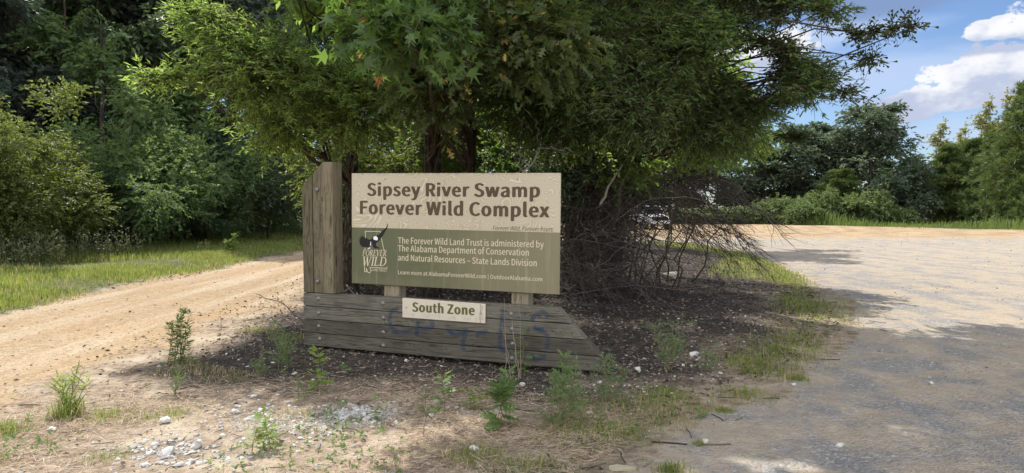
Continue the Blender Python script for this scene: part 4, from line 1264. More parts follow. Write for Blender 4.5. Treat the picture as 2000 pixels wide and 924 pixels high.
# ------------------------------------------------------------------ dead brush and bare wood
def dead_brush():
    rng = np.random.default_rng(31)
    base = (2.3, 13.6, gz(2.3, 13.6))
    th = thing('dead_brush', 'tangled pile of bare grey brown twigs and vines right of the sign', 'brush pile', base)
    mb = MB()
    n = 2300
    cores = np.array([(1.4, 12.2, 1.3, 0.85, 1.2, 0.95), (1.7, 13.6, 1.6, 0.75, 1.8, 1.15), (2.6, 14.6, 2.25, 1.2, 1.6, 0.5), (1.0, 11.2, 0.7, 0.5, 0.7, 0.6)])
    k = rng.choice(4, n, p=[0.37, 0.39, 0.11, 0.13])
    S = cores[k, :3] + nrm(rng.normal(size=(n, 3))) * (rng.random(n) ** 0.5)[:, None] * cores[k, 3:]
    ang = rng.normal(0.15, 1.35, n)
    d = nrm(np.stack([np.cos(ang), np.sin(ang) - 0.25, rng.normal(0.05, 0.5, n)], 1))
    L = rng.uniform(0.25, 1.0, n) ** 1.3 * 1.9 * (0.75 + 0.45 * (d[:, 0] > 0.3))
    t = np.linspace(0, 1, 7)
    P = S[:, None] + d[:, None] * (L[:, None] * t)[:, :, None]
    P[:, :, 2] -= (rng.uniform(-0.25, 0.6, n) * L)[:, None] * t[None] ** 2
    P += np.cumsum(rng.normal(size=(n, 7, 3)) * 0.048, axis=1)
    gzv = ground_z(P[:, :, 0], P[:, :, 1]) + 0.02
    P[:, :, 2] = np.maximum(P[:, :, 2], gzv)
    r = (0.0018 + 0.010 * rng.random(n) ** 4)[:, None] * np.linspace(1, 0.45, 7)[None]
    mb.tubes(P, r, 3)
    # hanging boughs on the right with side twigs
    B = []
    for i in range(40):
        a_ = np.array([rng.uniform(2.2, 3.4), rng.uniform(12.2, 14.5), rng.uniform(1.4, 2.5)])
        e = a_ + np.array([rng.uniform(0.7, 2.0), rng.uniform(-1.0, 0.6), -rng.uniform(0.4, 1.5)])
        e[2] = max(e[2], 0.25)
        B.append(curve_pts(a_, e, 0.12, 10, rng, 0.03))
    B = np.array(B)
    mb.tubes(B, np.linspace(0.011, 0.0025, 10)[None] * rng.uniform(0.5, 1.2, (40, 1)), 5)
    S2 = B[:, 2:9].reshape(-1, 3)
    S2 = np.repeat(S2, 4, 0)
    d2 = nrm(np.repeat((B[:, 9] - B[:, 0])[:, None], 7, 1).reshape(-1, 3).repeat(4, 0) + rng.normal(size=S2.shape) * 0.9 + np.array([0, 0, -0.3]))
    L2 = rng.uniform(0.15, 0.7, len(S2))
    P2_ = S2[:, None] + d2[:, None] * (L2[:, None] * np.linspace(0, 1, 5))[:, :, None] + np.cumsum(rng.normal(size=(len(S2), 5, 3)) * 0.014, axis=1)
    mb.tubes(P2_, np.linspace(0.0045, 0.002, 5)[None] * np.ones((len(S2), 1)), 3)
    st = MB()
    Q = []
    for i in range(26):
        b_ = np.array([rng.normal(1.9, 0.8), rng.normal(13.2, 1.3), 0.0])
        b_[2] = gz(b_[0], b_[1]) - 0.05
        Q.append(curve_pts(b_, b_ + np.array([rng.normal(0.2, 0.5), rng.normal(-0.1, 0.5), rng.uniform(1.4, 2.9)]), 0.0, 9, rng, 0.05))
    st.tubes(np.array(Q), np.linspace(0.02, 0.006, 9)[None] * np.ones((26, 1)), 5)
    lv = MB()
    C, D = blob_points(rng, [(1.35, 12.6, 1.1, 0.8, 0.9, 0.9), (1.5, 14.2, 1.3, 0.9, 0.8, 1.3), (1.7, 15.2, 1.5, 0.9, 0.8, 1.3)], 900, -0.4, 2.0, 2.0, 5)
    V, pth, tl = sprays(rng, C, D, 9, 0.075, 'ovate', 0.4, 0.6)
    lv.polys(V)
    m_dry = leaf_mat('withered_leaf', (0.035, 0.028, 0.020), (0.085, 0.065, 0.045), (0.05, 0.04, 0.02), 0.12)
    for mb_, nm, mt in ((mb, 'twigs', m_dead), (st, 'stems', m_twig), (lv, 'withered_leaves', m_dry)):
        me = mb_.mesh(nm)
        me.transform(Matrix.Translation(-Vector(base)))
        put(nm, me, mt, th)


dead_brush()


def bare_limb(name, label, main, forks, r0, mat, seed):
    rng = np.random.default_rng(seed)
    main = np.array(main, float)
    mb = MB()
    k = 12
    t0, t1 = np.linspace(0, 1, len(main)), np.linspace(0, 1, k)
    P = np.stack([np.interp(t1, t0, main[:, i]) for i in range(3)], 1)
    P[1:-1] += rng.normal(size=(k - 2, 3)) * 0.012
    mb.tubes(P[None], np.linspace(r0, r0 * 0.45, k)[None], 7)
    for a_, b_, r in forks:
        Q = curve_pts(a_, b_, 0.03, k, rng, 0.025)
        mb.tubes(Q[None], np.linspace(r, r * 0.3, k)[None], 5)
        for j in (4, 7, 9):
            e = Q[j] + nrm(np.array(b_) - np.array(a_) + rng.normal(size=3) * 0.7 * np.linalg.norm(np.array(b_) - np.array(a_))) * rng.uniform(0.12, 0.32)
            mb.tubes(curve_pts(Q[j], e, 0.0, 6, rng, 0.012)[None], np.linspace(r * 0.45, r * 0.18, 6)[None], 4)
    o = put(name, mb, mat)
    return tag(o, label, 'dead branch')


def img(x, y, d):
    """world point seen at pixel x, y of the photograph's 2000 px frame, d metres ahead"""
    return ((x - 1000) / FOCAL_PX * d, d, CAM_H + (409 - y) / FOCAL_PX * d)


bare_limb('dead_branch', 'pale bare forked branch sticking up behind the top right of the tan panel',
          [img(1010, 420, 10.2), img(1022, 340, 10.2), img(1050, 300, 10.2), img(1056, 285, 10.2)],
          [(img(1056, 285, 10.2), img(1045, 232, 10.0), 0.010), (img(1050, 292, 10.2), img(1122, 298, 9.9), 0.011), (img(1022, 340, 10.2), img(985, 290, 10.1), 0.010),
           (img(1030, 325, 10.2), img(972, 262, 10.5), 0.008), (img(1085, 292, 10.0), img(1108, 262, 9.9), 0.007), (img(1040, 262, 10.1), img(1010, 230, 10.2), 0.006)], 0.022, m_pale, 41)
bare_limb('dead_branch', 'pale slanting pole of deadwood leaning across the brush pile',
          [img(1172, 400, 11.2), img(1186, 370, 11.2), img(1212, 325, 11.3), img(1232, 302, 11.4)],
          [(img(1232, 302, 11.4), img(1256, 295, 11.4), 0.010), (img(1228, 306, 11.4), img(1172, 332, 11.2), 0.010)], 0.024, m_pale, 42)
b0 = (-2.0, 9.7)
bare_limb('fallen_branch', 'thin dark fallen branch lying on the ground behind the sign beside the tower',
          [(-2.55, 10.6, gz(-2.55, 10.6) + 0.38), (-2.1, 9.9, gz(-2.1, 9.9) + 0.16), (-1.6, 9.3, gz(-1.6, 9.3) + 0.03)],
          [((-2.3, 10.2, 0.36), (-2.0, 9.3, 0.24), 0.008), ((-2.2, 10.0, 0.3), (-1.75, 9.9, 0.22), 0.007), ((-2.4, 10.4, 0.4), (-2.75, 9.6, 0.34), 0.008)], 0.014, m_dead, 43)
bare_limb('dead_branch', 'thin bare twig reaching out left of the tower over the sandy shoulder',
          [(-2.75, 9.2, gz(-2.75, 9.2)), (-3.0, 9.1, 0.34), (-3.35, 9.0, 0.50)], [((-3.0, 9.1, 0.34), (-3.3, 8.9, 0.28), 0.005)], 0.008, m_dead, 44)


# ------------------------------------------------------------------ woodland: prototypes, then copies
def wood_proto(name, kind, seed, h, r, ns, m_, L, tmpl, mat, zb=0.25, thr=-0.25):
    """returns (trunk mesh, branch mesh, crown mesh) of a tree or shrub of height h"""
    rng = np.random.default_rng(seed)
    crown, br = MB(), MB()
    if kind == 'shrub':
        blobs = [(rng.normal(0, 0.35 * r), rng.normal(0, 0.35 * r), h * rng.uniform(0.18, 0.80), r * rng.uniform(0.35, 0.62), r * rng.uniform(0.35, 0.62), h * rng.uniform(0.12, 0.24)) for _ in range(9)]
        blobs.append((0, 0, h * 0.86, r * 0.22, r * 0.22, h * 0.13))
        tmb, tp = trunk_mb(rng, (0, 0, 0), (0.1, 0, h * 0.75), 0.05, 0.02, 10, 0.04, 7)
    elif kind == 'dome':
        blobs = []
        for i in range(22):
            a_, e_ = i * 2.4, math.asin(min(1.0, 0.02 + 0.98 * ((i + 0.5) / 22)))
            blobs.append((0.74 * r * math.cos(e_) * math.cos(a_), 0.74 * r * math.cos(e_) * math.sin(a_), h * (0.13 + 0.75 * math.sin(e_) ** 1.15), r * rng.uniform(0.22, 0.34), r * rng.uniform(0.22, 0.34), h * rng.uniform(0.06, 0.10)))
        blobs += [(0.3 * r * math.cos(k), 0.3 * r * math.sin(k), h * rng.uniform(0.35, 0.75), r * 0.3, r * 0.3, h * 0.08) for k in range(6)]
        tmb, tp = trunk_mb(rng, (0, 0, 0), (0.2, 0, h * 0.8), 0.26, 0.05, 12, 0.05, 8)
    elif kind == 'column':
        blobs = [(rng.normal(0, 0.12 * r), rng.normal(0, 0.12 * r), h * z_, r * (1.02 - z_) * rng.uniform(0.8, 1.3) + 0.15, r * (1.02 - z_) * rng.uniform(0.8, 1.3) + 0.35, h * 0.06) for z_ in np.linspace(zb, 0.97, 13)]
        tmb, tp = trunk_mb(rng, (0, 0, 0), (0.1, 0, h * 0.96), 0.14, 0.02, 12, 0.04, 7)
    else:
        blobs = []
        for i in range(13):
            z_ = rng.uniform(zb + 0.05, 0.93)
            wd = r * (0.35 + 0.75 * math.sin(math.pi * min(1, (1.0 - z_) / (1 - zb) * 0.85 + 0.1)))
            a_ = rng.uniform(0, 6.28)
            q = rng.uniform(0.25, 0.75) * wd
            blobs.append((q * math.cos(a_), q * math.sin(a_), h * z_, wd * rng.uniform(0.35, 0.55), wd * rng.uniform(0.35, 0.55), h * rng.uniform(0.05, 0.10)))
        blobs.append((0, 0, h * 0.92, r * 0.35, r * 0.35, h * 0.07))
        tmb, tp = trunk_mb(rng, (0, 0, 0), (rng.normal(0, 0.3), 0, h * 0.85), 0.022 * h * 0.55 + 0.03, 0.03, 12, 0.06, 8)
    C, D = blob_points(rng, blobs, ns, thr, 6.0 / h + 0.5, 2.1, seed)
    C[:, 2] = np.maximum(C[:, 2], 0.12)
    D = D * np.array([1, 1, 0.7])
    V, path, tl = sprays(rng, C, D, m_, L, tmpl, L * 4.0, 0.25)
    crown.polys(V)
    limbs_mb(rng, tp, [C[i] for i in rng.choice(len(C), 30, replace=False)], 0.03 if kind != 'shrub' else 0.012, br)
    out = [tmb.mesh('trunk'), br.mesh('branches'), crown.mesh('crown')]
    out[0].materials.append(m_bark)
    out[1].materials.append(m_twig)
    out[2].materials.append(mat)
    return out


def pine_proto(seed, h, r, mat, whorls=16, zb=0.12, per=6, m_=16, nl=0.3):
    rng = np.random.default_rng(seed)
    tmb, tp = trunk_mb(rng, (0, 0, 0), (0.1, 0, h * 0.98), 0.12, 0.015, 14, 0.03, 8)
    br, cr = MB(), MB()
    bp, C, D = [], [], []
    for i in range(whorls):
        z_ = zb + (0.97 - zb) * (i / (whorls - 1)) ** 0.9
        Lb = r * (1.05 - z_) ** 0.75 * 1.0 + 0.15
        for k in range(per):
            a_ = rng.uniform(0, 6.28)
            L_ = Lb * rng.uniform(0.7, 1.15)
            e = np.array([L_ * math.cos(a_), L_ * math.sin(a_), h * z_ + L_ * rng.uniform(-0.1, 0.5) + rng.normal() * 0.02 * h])
            p_ = curve_pts((0, 0, h * z_), e, -0.04 * L_, 7, rng, 0.03)
            bp.append(p_)
            for u in np.linspace(0.35, 1.0, 7):
                for _ in range(3):
                    q = np.array([np.interp(u * 6, np.arange(7), p_[:, j]) for j in range(3)])
                    C.append(q + rng.normal(size=3) * 0.14 * L_ * np.array([1, 1, 0.4]) * 1.4)
                    D.append(nrm(e - p_[0] + np.array([0, 0, 0.5 * L_])))
    br.tubes(np.array(bp), np.linspace(0.03, 0.008, 7)[None] * np.ones((len(bp), 1)), 4)
    C, D = np.array(C), np.array(D)
    P = np.repeat(C, m_, 0)
    dd = nrm(np.repeat(D, m_, 0) * 0.7 + rng.normal(size=P.shape) * 0.6)
    V = leaves(P, dd, nrm(rng.normal(size=P.shape)), rng.uniform(0.7, 1.2, len(P)) * nl, 'strap')
    cr.polys(V)
    out = [tmb.mesh('trunk'), br.mesh('branches'), cr.mesh('crown')]
    for me, mt in zip(out, (m_bark, m_twig, mat)):
        me.materials.append(mt)
    return out


PROTO = {
    'wood1': wood_proto('w', 'broad', 51, 16.0, 4.4, 2900, 14, 0.33, 'diamond', m_woodb, 0.12),
    'wood2': wood_proto('w', 'broad', 52, 16.0, 4.0, 2900, 14, 0.32, 'diamond', m_wood, 0.18),
    'wood3': wood_proto('w', 'broad', 53, 14.0, 4.6, 2900, 14, 0.30, 'ovate', m_woodb, 0.08),
    'sapling': wood_proto('w', 'column', 54, 8.0, 2.4, 1500, 12, 0.19, 'ovate', m_sap, 0.12),
    'shrub': wood_proto('w', 'shrub', 55, 5.0, 2.6, 2000, 14, 0.115, 'ovate', m_sap),
    'shrub_b': wood_proto('w', 'shrub', 56, 5.0, 2.4, 2000, 14, 0.115, 'diamond', m_wood),
    'sunny': wood_proto('w', 'shrub', 57, 5.0, 2.1, 1700, 14, 0.105, 'diamond', m_sunny, thr=-0.15),
    'farbush': wood_proto('w', 'shrub', 58, 3.0, 2.6, 1500, 14, 0.24, 'diamond', m_brush),
    'faroak': wood_proto('w', 'dome', 59, 14.0, 6.0, 2900, 16, 0.34, 'diamond', m_faroak, 0.12, thr=-0.1),
    'far1': wood_proto('w', 'broad', 63, 15.0, 5.2, 2800, 16, 0.42, 'diamond', m_wood, 0.04, thr=-0.4),
    'far2': wood_proto('w', 'broad', 64, 15.0, 4.8, 2800, 16, 0.42, 'diamond', m_faroak, 0.04, thr=-0.4),
    'thin': wood_proto('w', 'column', 60, 16.0, 3.4, 1300, 14, 0.40, 'diamond', m_yell, 0.25, thr=-0.3),
    'pine': pine_proto(61, 13.0, 4.6, m_farpine, 20, 0.05, 9, 22, 0.50),
    'pine_b': pine_proto(62, 9.6, 3.4, m_farpine, 17, 0.03, 8, 20, 0.50),
}


def plant(kind, name, label, x, y, scale, rz=None, cat='tree', group=None, names=('trunk', 'branches', 'crown')):
    rz = rz if rz is not None else (x * 7.13 + y * 3.7) % 6.28
    th = thing(name, label, cat, (x, y, gz(x, y) - 0.05), rz, group)
    th.scale = scale if isinstance(scale, tuple) else (scale,) * 3
    for nm, me in zip(names, PROTO[kind]):
        if kind == 'thin' and nm == 'branches':
            continue
        o = bpy.data.objects.new(nm, me)
        COL.objects.link(o)
        o.parent = th
    return th


SH = ('stem', 'branches', 'foliage')
GL = 'woodland trees left of the road'


def ix(x, d):
    return (x - 1000) / FOCAL_PX * d


# front of the wood, left of the road (x of the photograph, distance)
for kind, px_, d, sc, lab in [
        ('sunny', 20, 19.0, (1.0, 1.0, 1.10), 'tallest sunlit yellow green shrub at the left edge of the photo'),
        ('sunny', -40, 17.6, 0.8, 'sunlit leafy shrub cut by the left border above the grass'),
        ('sunny', 150, 21.2, (0.95, 0.9, 0.78), 'low sunlit shrub right of the tallest yellow green shrub'),
        ('sunny', 105, 23.0, (0.8, 0.8, 0.86), 'sunny shrub half hidden behind the low sunlit shrub'),
        ('shrub', 255, 25.0, (1.05, 1.0, 1.22), 'tall green shrub with a pointed top in the middle of the wood edge'),
        ('shrub', 330, 27.0, (1.1, 1.0, 1.15), 'rounded green shrub right of the pointed shrub at the wood edge'),
        ('shrub', 400, 28.5, (1.1, 1.0, 1.12), 'mid green shrub under the left tips of the willow oak'),
        ('shrub_b', 460, 30.0, (1.2, 1.1, 1.0), 'dark shrub at the shaded end of the wood edge'),
        ('shrub_b', 525, 32.5, (1.1, 1.1, 1.0), 'dark shrub left of the wooden tower at the road bend'),
        ('shrub', 580, 37.0, (1.0, 1.0, 0.95), 'bluish green shrub just left of the top of the wooden tower'),
        ('shrub_b', 205, 23.5, (0.9, 0.9, 0.62), 'low dark shrub behind the grass between the sunlit shrubs'),
        ('shrub_b', 300, 25.5, (1.0, 0.8, 0.55), 'low dark shrub rooted in the weeds at the middle of the grass strip'),
        ('shrub_b', 395, 27.5, (1.0, 0.8, 0.52), 'low dark shrub near the far end of the grass strip')]:
    plant(kind, 'woodland_shrub', lab, ix(px_, d), d, sc, None, 'shrub', 'shrubs along the wood edge', SH)
for kind, px_, d, sc, lab in [
        ('sapling', 205, 26.5, 1.12, 'slim sapling standing above the shrubs at the left'),
        ('sapling', 130, 27.5, 1.30, 'slim pale green sapling behind the sunlit shrubs'),
        ('sapling', 300, 29.0, 0.95, 'short sapling between the pointed shrub and the rounded shrub'),
        ('sapling', 385, 32.0, 1.05, 'sapling rising right of the rounded shrub'),
        ('wood3', 40, 28.0, 0.85, 'dark broad tree behind the sunlit shrubs at the far left'),
        ('wood2', 175, 31.0, 0.95, 'dark tree behind the slim sapling'),
        ('wood3', 320, 34.0, 0.95, 'dark tree behind the rounded green shrub'),
        ('wood1', 450, 36.0, 1.0, 'dark tall tree behind the left tips of the willow oak'),
        ('wood2', -90, 30.0, 1.0, 'dark tree beyond the left border of the photo'),
        ('wood1', 90, 38.0, 1.25, 'very tall bluish dark tree at the back of the wood, farthest left'),
        ('wood2', 235, 41.0, 1.35, 'very tall dark tree at the back of the wood with a gap of sky'),
        ('wood1', 390, 44.0, 1.4, 'very tall dark tree at the back of the wood, above the rounded shrub'),
        ('wood3', 540, 44.0, 1.3, 'broad dark tree closing the end of the road'),
        ('wood2', 610, 46.0, 1.2, 'dark tree directly behind the wooden tower'),
        ('wood1', 700, 48.0, 1.0, 'dark tree far behind the left part of the panel'),
        ('wood3', 800, 47.0, 1.0, 'broad dark tree far behind the oak trunk'),
        ('wood2', 900, 50.0, 0.95, 'dark tree far behind the middle of the panel'),
        ('wood3', 1010, 52.0, 0.85, 'dark tree far behind the right part of the panel'),
        ('wood3', -180, 24.0, 0.8, 'dark broad tree out beyond the left border of the photo')]:
    plant(kind, 'woodland_tree', lab, ix(px_, d), d, sc, None, 'tree', GL)
for px_, d, lab in [(590, 39.5, 'dark shrub at the far end of the sandy road'), (640, 41.0, 'dark shrub behind the foot of the wooden tower'), (700, 42.0, 'dark shrub seen between tower and panel'), (780, 42.5, 'dark shrub far behind the printed emblem')]:
    plant('shrub_b', 'woodland_shrub', lab, ix(px_, d), d, 1.0, None, 'shrub', 'shrubs along the wood edge', SH)

# beyond the lot, on the right
GR_ = 'trees beyond the lot'
for kind, name, px_, d, sc, lab, cat in [
        ('faroak', 'oak_tree', 1697, 79.0, (1.2, 1.1, 1.07), 'large rounded grey green oak with visible trunk beyond the lot', 'tree'),
        ('far2', 'woodland_tree', 1545, 83.0, (0.9, 0.9, 0.80), 'dark tree left of the large rounded oak beyond the lot', 'tree'),
        ('far1', 'woodland_tree', 1598, 86.0, (0.8, 0.8, 0.84), 'dark tree touching the left flank of the large rounded oak', 'tree'),
        ('far2', 'woodland_tree', 1475, 84.0, (0.9, 0.9, 0.64), 'dark tree beyond the lot right of the brush pile', 'tree'),
        ('far2', 'woodland_tree', 1400, 86.0, (0.9, 0.9, 0.70), 'dark tree beyond the lot seen through the brush pile tips', 'tree'),
        ('far1', 'woodland_tree', 1310, 86.0, (0.9, 0.9, 0.72), 'dark tree beyond the lot behind the parked truck', 'tree'),
        ('far2', 'woodland_tree', 1215, 88.0, (0.9, 0.9, 0.75), 'dark tree beyond the lot behind the leaning pole', 'tree'),
        ('far2', 'woodland_tree', 1120, 88.0, (1.0, 1.0, 0.75), 'dark tree beyond the lot behind the right edge of the panel', 'tree'),
        ('thin', 'poplar_tree', 1834, 92.0, (0.75, 0.75, 0.82), 'thin pale tree standing alone right of the large oak', 'tree'),
        ('thin', 'poplar_tree', 1922, 98.0, (0.85, 0.85, 1.06), 'thin pale yellow green tree, left of the two beside the big pine', 'tree'),
        ('thin', 'poplar_tree', 1962, 99.0, (0.9, 0.9, 1.12), 'thin yellowing tree nearest the big pine', 'tree'),
        ('thin', 'poplar_tree', 1880, 97.0, (0.7, 0.7, 0.82), 'short pale thin tree above the young pines', 'tree'),
        ('pine', 'pine_tree', 2015, 64.0, (1.05, 1.05, 1.02), 'big pine with sunlit boughs at the right edge of the photo', 'tree'),
        ('pine_b', 'pine_tree', 1852, 78.0, (1.0, 1.0, 0.92), 'young green pine right of the large oak', 'tree'),
        ('pine_b', 'pine_tree', 1898, 80.0, (1.0, 1.0, 1.0), 'young pine in the middle of the pine row', 'tree'),
        ('pine_b', 'pine_tree', 1945, 76.0, (1.0, 1.0, 1.02), 'young pine against the big pine', 'tree'),
        ('pine_b', 'pine_tree', 1640, 76.0, (1.0, 1.0, 0.62), 'low bluish young pine in front of the large oak', 'tree'),
        ('far1', 'woodland_tree', 1715, 90.0, (1.0, 1.0, 0.55), 'dark low tree filling the gap behind the trunk of the large oak', 'tree'),
        ('far1', 'woodland_tree', 1780, 84.0, (0.7, 0.7, 0.50), 'dark low tree at the right foot of the large oak', 'tree'),
        ('far2', 'woodland_tree', 1865, 95.0, (0.9, 0.9, 0.50), 'dark tree behind the young pines', 'tree'),
        ('far2', 'woodland_tree', 1940, 97.0, (0.9, 0.9, 0.58), 'dark tree behind the young pine against the big pine', 'tree'),
        ('far1', 'woodland_tree', 2080, 90.0, (1.0, 1.0, 0.85), 'dark tree beyond the big pine at the right border', 'tree'),
        ('pine', 'pine_tree', 2120, 66.0, (1.0, 1.0, 0.9), 'pine outside the right border beside the big pine', 'tree')]:
    plant(kind, name, lab, ix(px_, d), d, sc, None, cat, GR_)
for px_, d, sc, lab in [(1602, 74.0, (1.0, 1.0, 1.42), 'rounded light green bush beyond the lot, left of the pair under the oak'), (1697, 72.5, (1.2, 1.1, 1.48), 'largest rounded olive bush beyond the lot under the oak'),
                        (1520, 75.0, (1.2, 1.0, 1.15), 'light green bush beyond the lot left of the rounded pair'), (1455, 76.0, (1.2, 1.0, 0.8), 'low bright bush beyond the lot above the brush tips'),
                        (1395, 76.5, (1.2, 1.0, 0.72), 'low bright bush beyond the lot behind the drooping twigs'), (1755, 72.0, (0.9, 0.9, 0.66), 'small bush right of the largest olive bush'),
                        (1340, 77.0, (1.1, 1.0, 0.7), 'low green bush right of the parked truck'), (1560, 73.0, (0.9, 0.9, 1.05), 'bush squeezed between two rounded bushes beyond the lot'),
                        (1655, 75.5, (0.9, 0.9, 0.95), 'bush in the gap between the two rounded bushes')]:
    plant('farbush', 'roadside_bush', lab, ix(px_, d), d, sc, None, 'bush', 'bushes beyond the lot', SH)

# ------------------------------------------------------------------ grass and what lies on the ground
def blades(rng, x, y, h, wd, bend=0.5, zoff=-0.01):
    n = len(x)
    z = ground_z(x, y) + zoff
    a_ = rng.uniform(0, 6.28, n)
    d = np.stack([np.cos(a_), np.sin(a_), np.zeros(n)], 1)
    s = np.stack([-np.sin(a_), np.cos(a_), np.zeros(n)], 1)
    B = np.stack([x, y, z], 1)
    lean = rng.uniform(0.1, 1.0, n)[:, None] * bend
    hh = h[:, None]
    M_ = B + np.array([0, 0, 1.0]) * hh * 0.6 + d * hh * lean * 0.35
    T_ = B + np.array([0, 0, 1.0]) * hh * (1.0 - 0.35 * lean) + d * hh * lean
    w_ = wd[:, None] / 2
    V = np.stack([B - s * w_, B + s * w_, M_ + s * w_ * 0.8, M_ - s * w_ * 0.8, T_], 1)
    mb = MB()
    mb.add(V.reshape(-1, 3), np.arange(n)[:, None] * 5 + np.array([0, 1, 2, 3]))
    mb.F.append(np.arange(n)[:, None] * 5 + np.array([3, 2, 4]))
    mb.V.append(np.zeros((0, 3)))
    mb.S.append(False)
    mb.M.append(0)
    return mb


def scatter(rng, n, x0, x1, y0, y1, dens):
    x, y = rng.uniform(x0, x1, n), rng.uniform(y0, y1, n)
    k = rng.random(n) < dens(x, y)
    return x[k], y[k]


def xy(x, y):
    return np.stack([x, y], -1)


rng = np.random.default_rng(71)
# grass strip left of the road
x, y = scatter(rng, 240000, -14.2, -7.95, 8, 52, lambda x, y: (1 - sstep(x + 0.35 * wob(xy(x, y), 1.4, 81), -8.55, -8.0)) * sstep(wob(xy(x, y), 0.8, 82), -0.9, 0.2) * (14 / np.maximum(y, 14)) ** 1.2)
tall = sstep(-x, 9.2, 13.0)
h = rng.uniform(0.06, 0.18, len(x)) + tall * rng.uniform(0.0, 0.34, len(x)) * (0.6 + 0.5 * wob(xy(x, y), 1.0, 83))
tag(put('verge_grass', blades(rng, x, y, np.maximum(h, 0.05), rng.uniform(0.006, 0.012, len(x)) * (1 + y / 40)), m_grass), kind='stuff')
# seed-head weeds at the back of the strip, a soft grey-green mass
x, y = scatter(rng, 5200, -14.6, -11.2, 13, 40, lambda x, y: sstep(wob(xy(x, y), 0.9, 84), -0.1, 0.5) * (16 / y) * 0.55 * (y < 25))
mbw = MB()
n = len(x)
hh = rng.uniform(0.45, 0.95, n)
B = np.stack([x, y, ground_z(x, y)], 1)
m_ = 12
u = rng.uniform(0.35, 1.0, (n, m_))
P = B[:, None] + np.stack([np.zeros((n, m_)), np.zeros((n, m_)), u * hh[:, None]], -1) + rng.normal(size=(n, m_, 3)) * 0.05
V = leaves(P.reshape(-1, 3), rng.normal(size=(n * m_, 3)) + np.array([0, 0, 0.6]), rng.normal(size=(n * m_, 3)), rng.uniform(0.05, 0.10, n * m_), 'diamond')
mbw.polys(V)
T_ = B + np.stack([np.zeros(n), np.zeros(n), hh], 1)
mbw.tubes(np.stack([B, (B + T_) / 2, T_], 1), np.full((n, 3), 0.004), 3)
m_seed = leaf_mat('seed_head', (0.085, 0.105, 0.045), (0.18, 0.18, 0.09), (0.26, 0.29, 0.12), 0.3)
tag(put('tall_weeds', mbw, m_seed), kind='stuff')
# low growth under the edge of the wood
x, y = scatter(rng, 5000, -19, -12.9, 13, 46, lambda x, y: np.minimum(1, (18 / y)) * (x < -13.2 + 0.6 * wob(xy(x, y), 0.7, 85)))
C = np.stack([x, y, ground_z(x, y) + rng.uniform(0.1, 1.5, len(x)) * rng.random(len(x))], 1)
D = nrm(rng.normal(size=C.shape) + np.array([0, 0, 0.8]))
V, pth, tl = sprays(rng, C, D, 13, 0.14, 'ovate', 0.6, 0.25)
mbu = MB()
mbu.polys(V)
tag(put('undergrowth', mbu, m_wood), kind='stuff')
# grass along the edge of the lot
def fringe_d(x, y):
    e = x - np.interp(y, LOT_Y, LOT_X) + 0.25 * wob(xy(x, y), 1.6, 86)
    return np.exp(-((e + 0.42) / 0.36) ** 2) * sstep(wob(xy(x, y), 1.5, 87), -1.1, -0.1) * np.interp(y, [4, 5.2, 9, 14, 30, 34], [0.15, 0.4, 1, 1, 0.9, 0])
x, y = scatter(rng, 420000, -0.6, 9.5, 3.6, 34, lambda x, y: fringe_d(x, y) * np.minimum(1, 9 / y))
h = rng.uniform(0.035, 0.15, len(x)) * (0.75 + 0.4 * wob(xy(x, y), 2.5, 88))
tag(put('fringe_grass', blades(rng, x, y, np.maximum(h, 0.025), rng.uniform(0.0035, 0.007, len(x)) * (1 + y / 25), 0.9), m_grass), kind='stuff')
# sunlit grass on the far end of the island
x, y = scatter(rng, 30000, 3.0, 8.8, 15, 33, lambda x, y: sstep(x - np.interp(y, LOT_Y, LOT_X) + 0.5 * wob(xy(x, y), 0.9, 89), -2.3, -1.0) * (x < np.interp(y, LOT_Y, LOT_X)) * 0.7)
tag(put('island_grass', blades(rng, x, y, rng.uniform(0.05, 0.20, len(x)), rng.uniform(0.010, 0.018, len(x)), 0.8), m_grass), kind='stuff')
# thin half-dry grass in the foreground
def fg(x, y):
    p_ = xy(x, y)
    return sstep(wob(p_, 1.7, 90) + 0.5 * wob(p_, 4.5, 91), 0.10, 0.8) * (x > -4.1) * (y < np.interp(x, [-4, -1.5, 1.2], [7.2, 5.6, 5.6]) + 0.4) * (x < np.interp(y, LOT_Y, LOT_X) + 0.1)
x, y = scatter(rng, 60000, -4.2, 1.6, 3.6, 7.6, fg)
h = rng.uniform(0.02, 0.085, len(x))
tag(put('foreground_grass', blades(rng, x, y, h, rng.uniform(0.002, 0.0045, len(x)), 1.1), m_grassd), kind='stuff')
# separate tufts: sparse clumps at the road shoulder, in the foreground and on the edge of the lot
tx, ty, th_ = [], [], []
for cx, cy, r_, n_, hh in [(-3.66, 4.85, 0.16, 420, 0.13), (-3.45, 5.3, 0.14, 260, 0.20), (-3.1, 5.25, 0.20, 260, 0.10), (-2.7, 5.3, 0.2, 200, 0.09), (-3.3, 4.3, 0.12, 200, 0.09), (-2.6, 4.4, 0.14, 160, .06),
                           (1.72, 5.55, 0.07, 170, 0.07), (0.98, 4.22, 0.10, 260, 0.08), (1.30, 4.75, 0.05, 110, 0.05), (2.75, 6.6, 0.09, 220, 0.08), (2.38, 6.9, 0.09, 180, 0.09), (-0.25, 4.5, 0.22, 520, 0.08),
                           (0.1, 4.35, 0.16, 280, 0.07), (0.75, 5.0, 0.25, 420, 0.09), (0.45, 5.15, 0.2, 240, .08), (3.2, 8.1, 0.08, 150, 0.08), (1.35, 6.1, 0.2, 260, 0.10), (-2.6, 8.4, 0.25, 220, 0.11), (-3.3, 8.9, 0.2, 160, 0.10), (2.05, 6.0, 0.25, 420, 0.09), (2.5, 7.3, .25, 380, .1)]:
    q = rng.normal(size=(n_, 2)) * r_ * 0.55
    tx.append(cx + q[:, 0]); ty.append(cy + q[:, 1]); th_.append(rng.uniform(0.35, 1.1, n_) * hh)
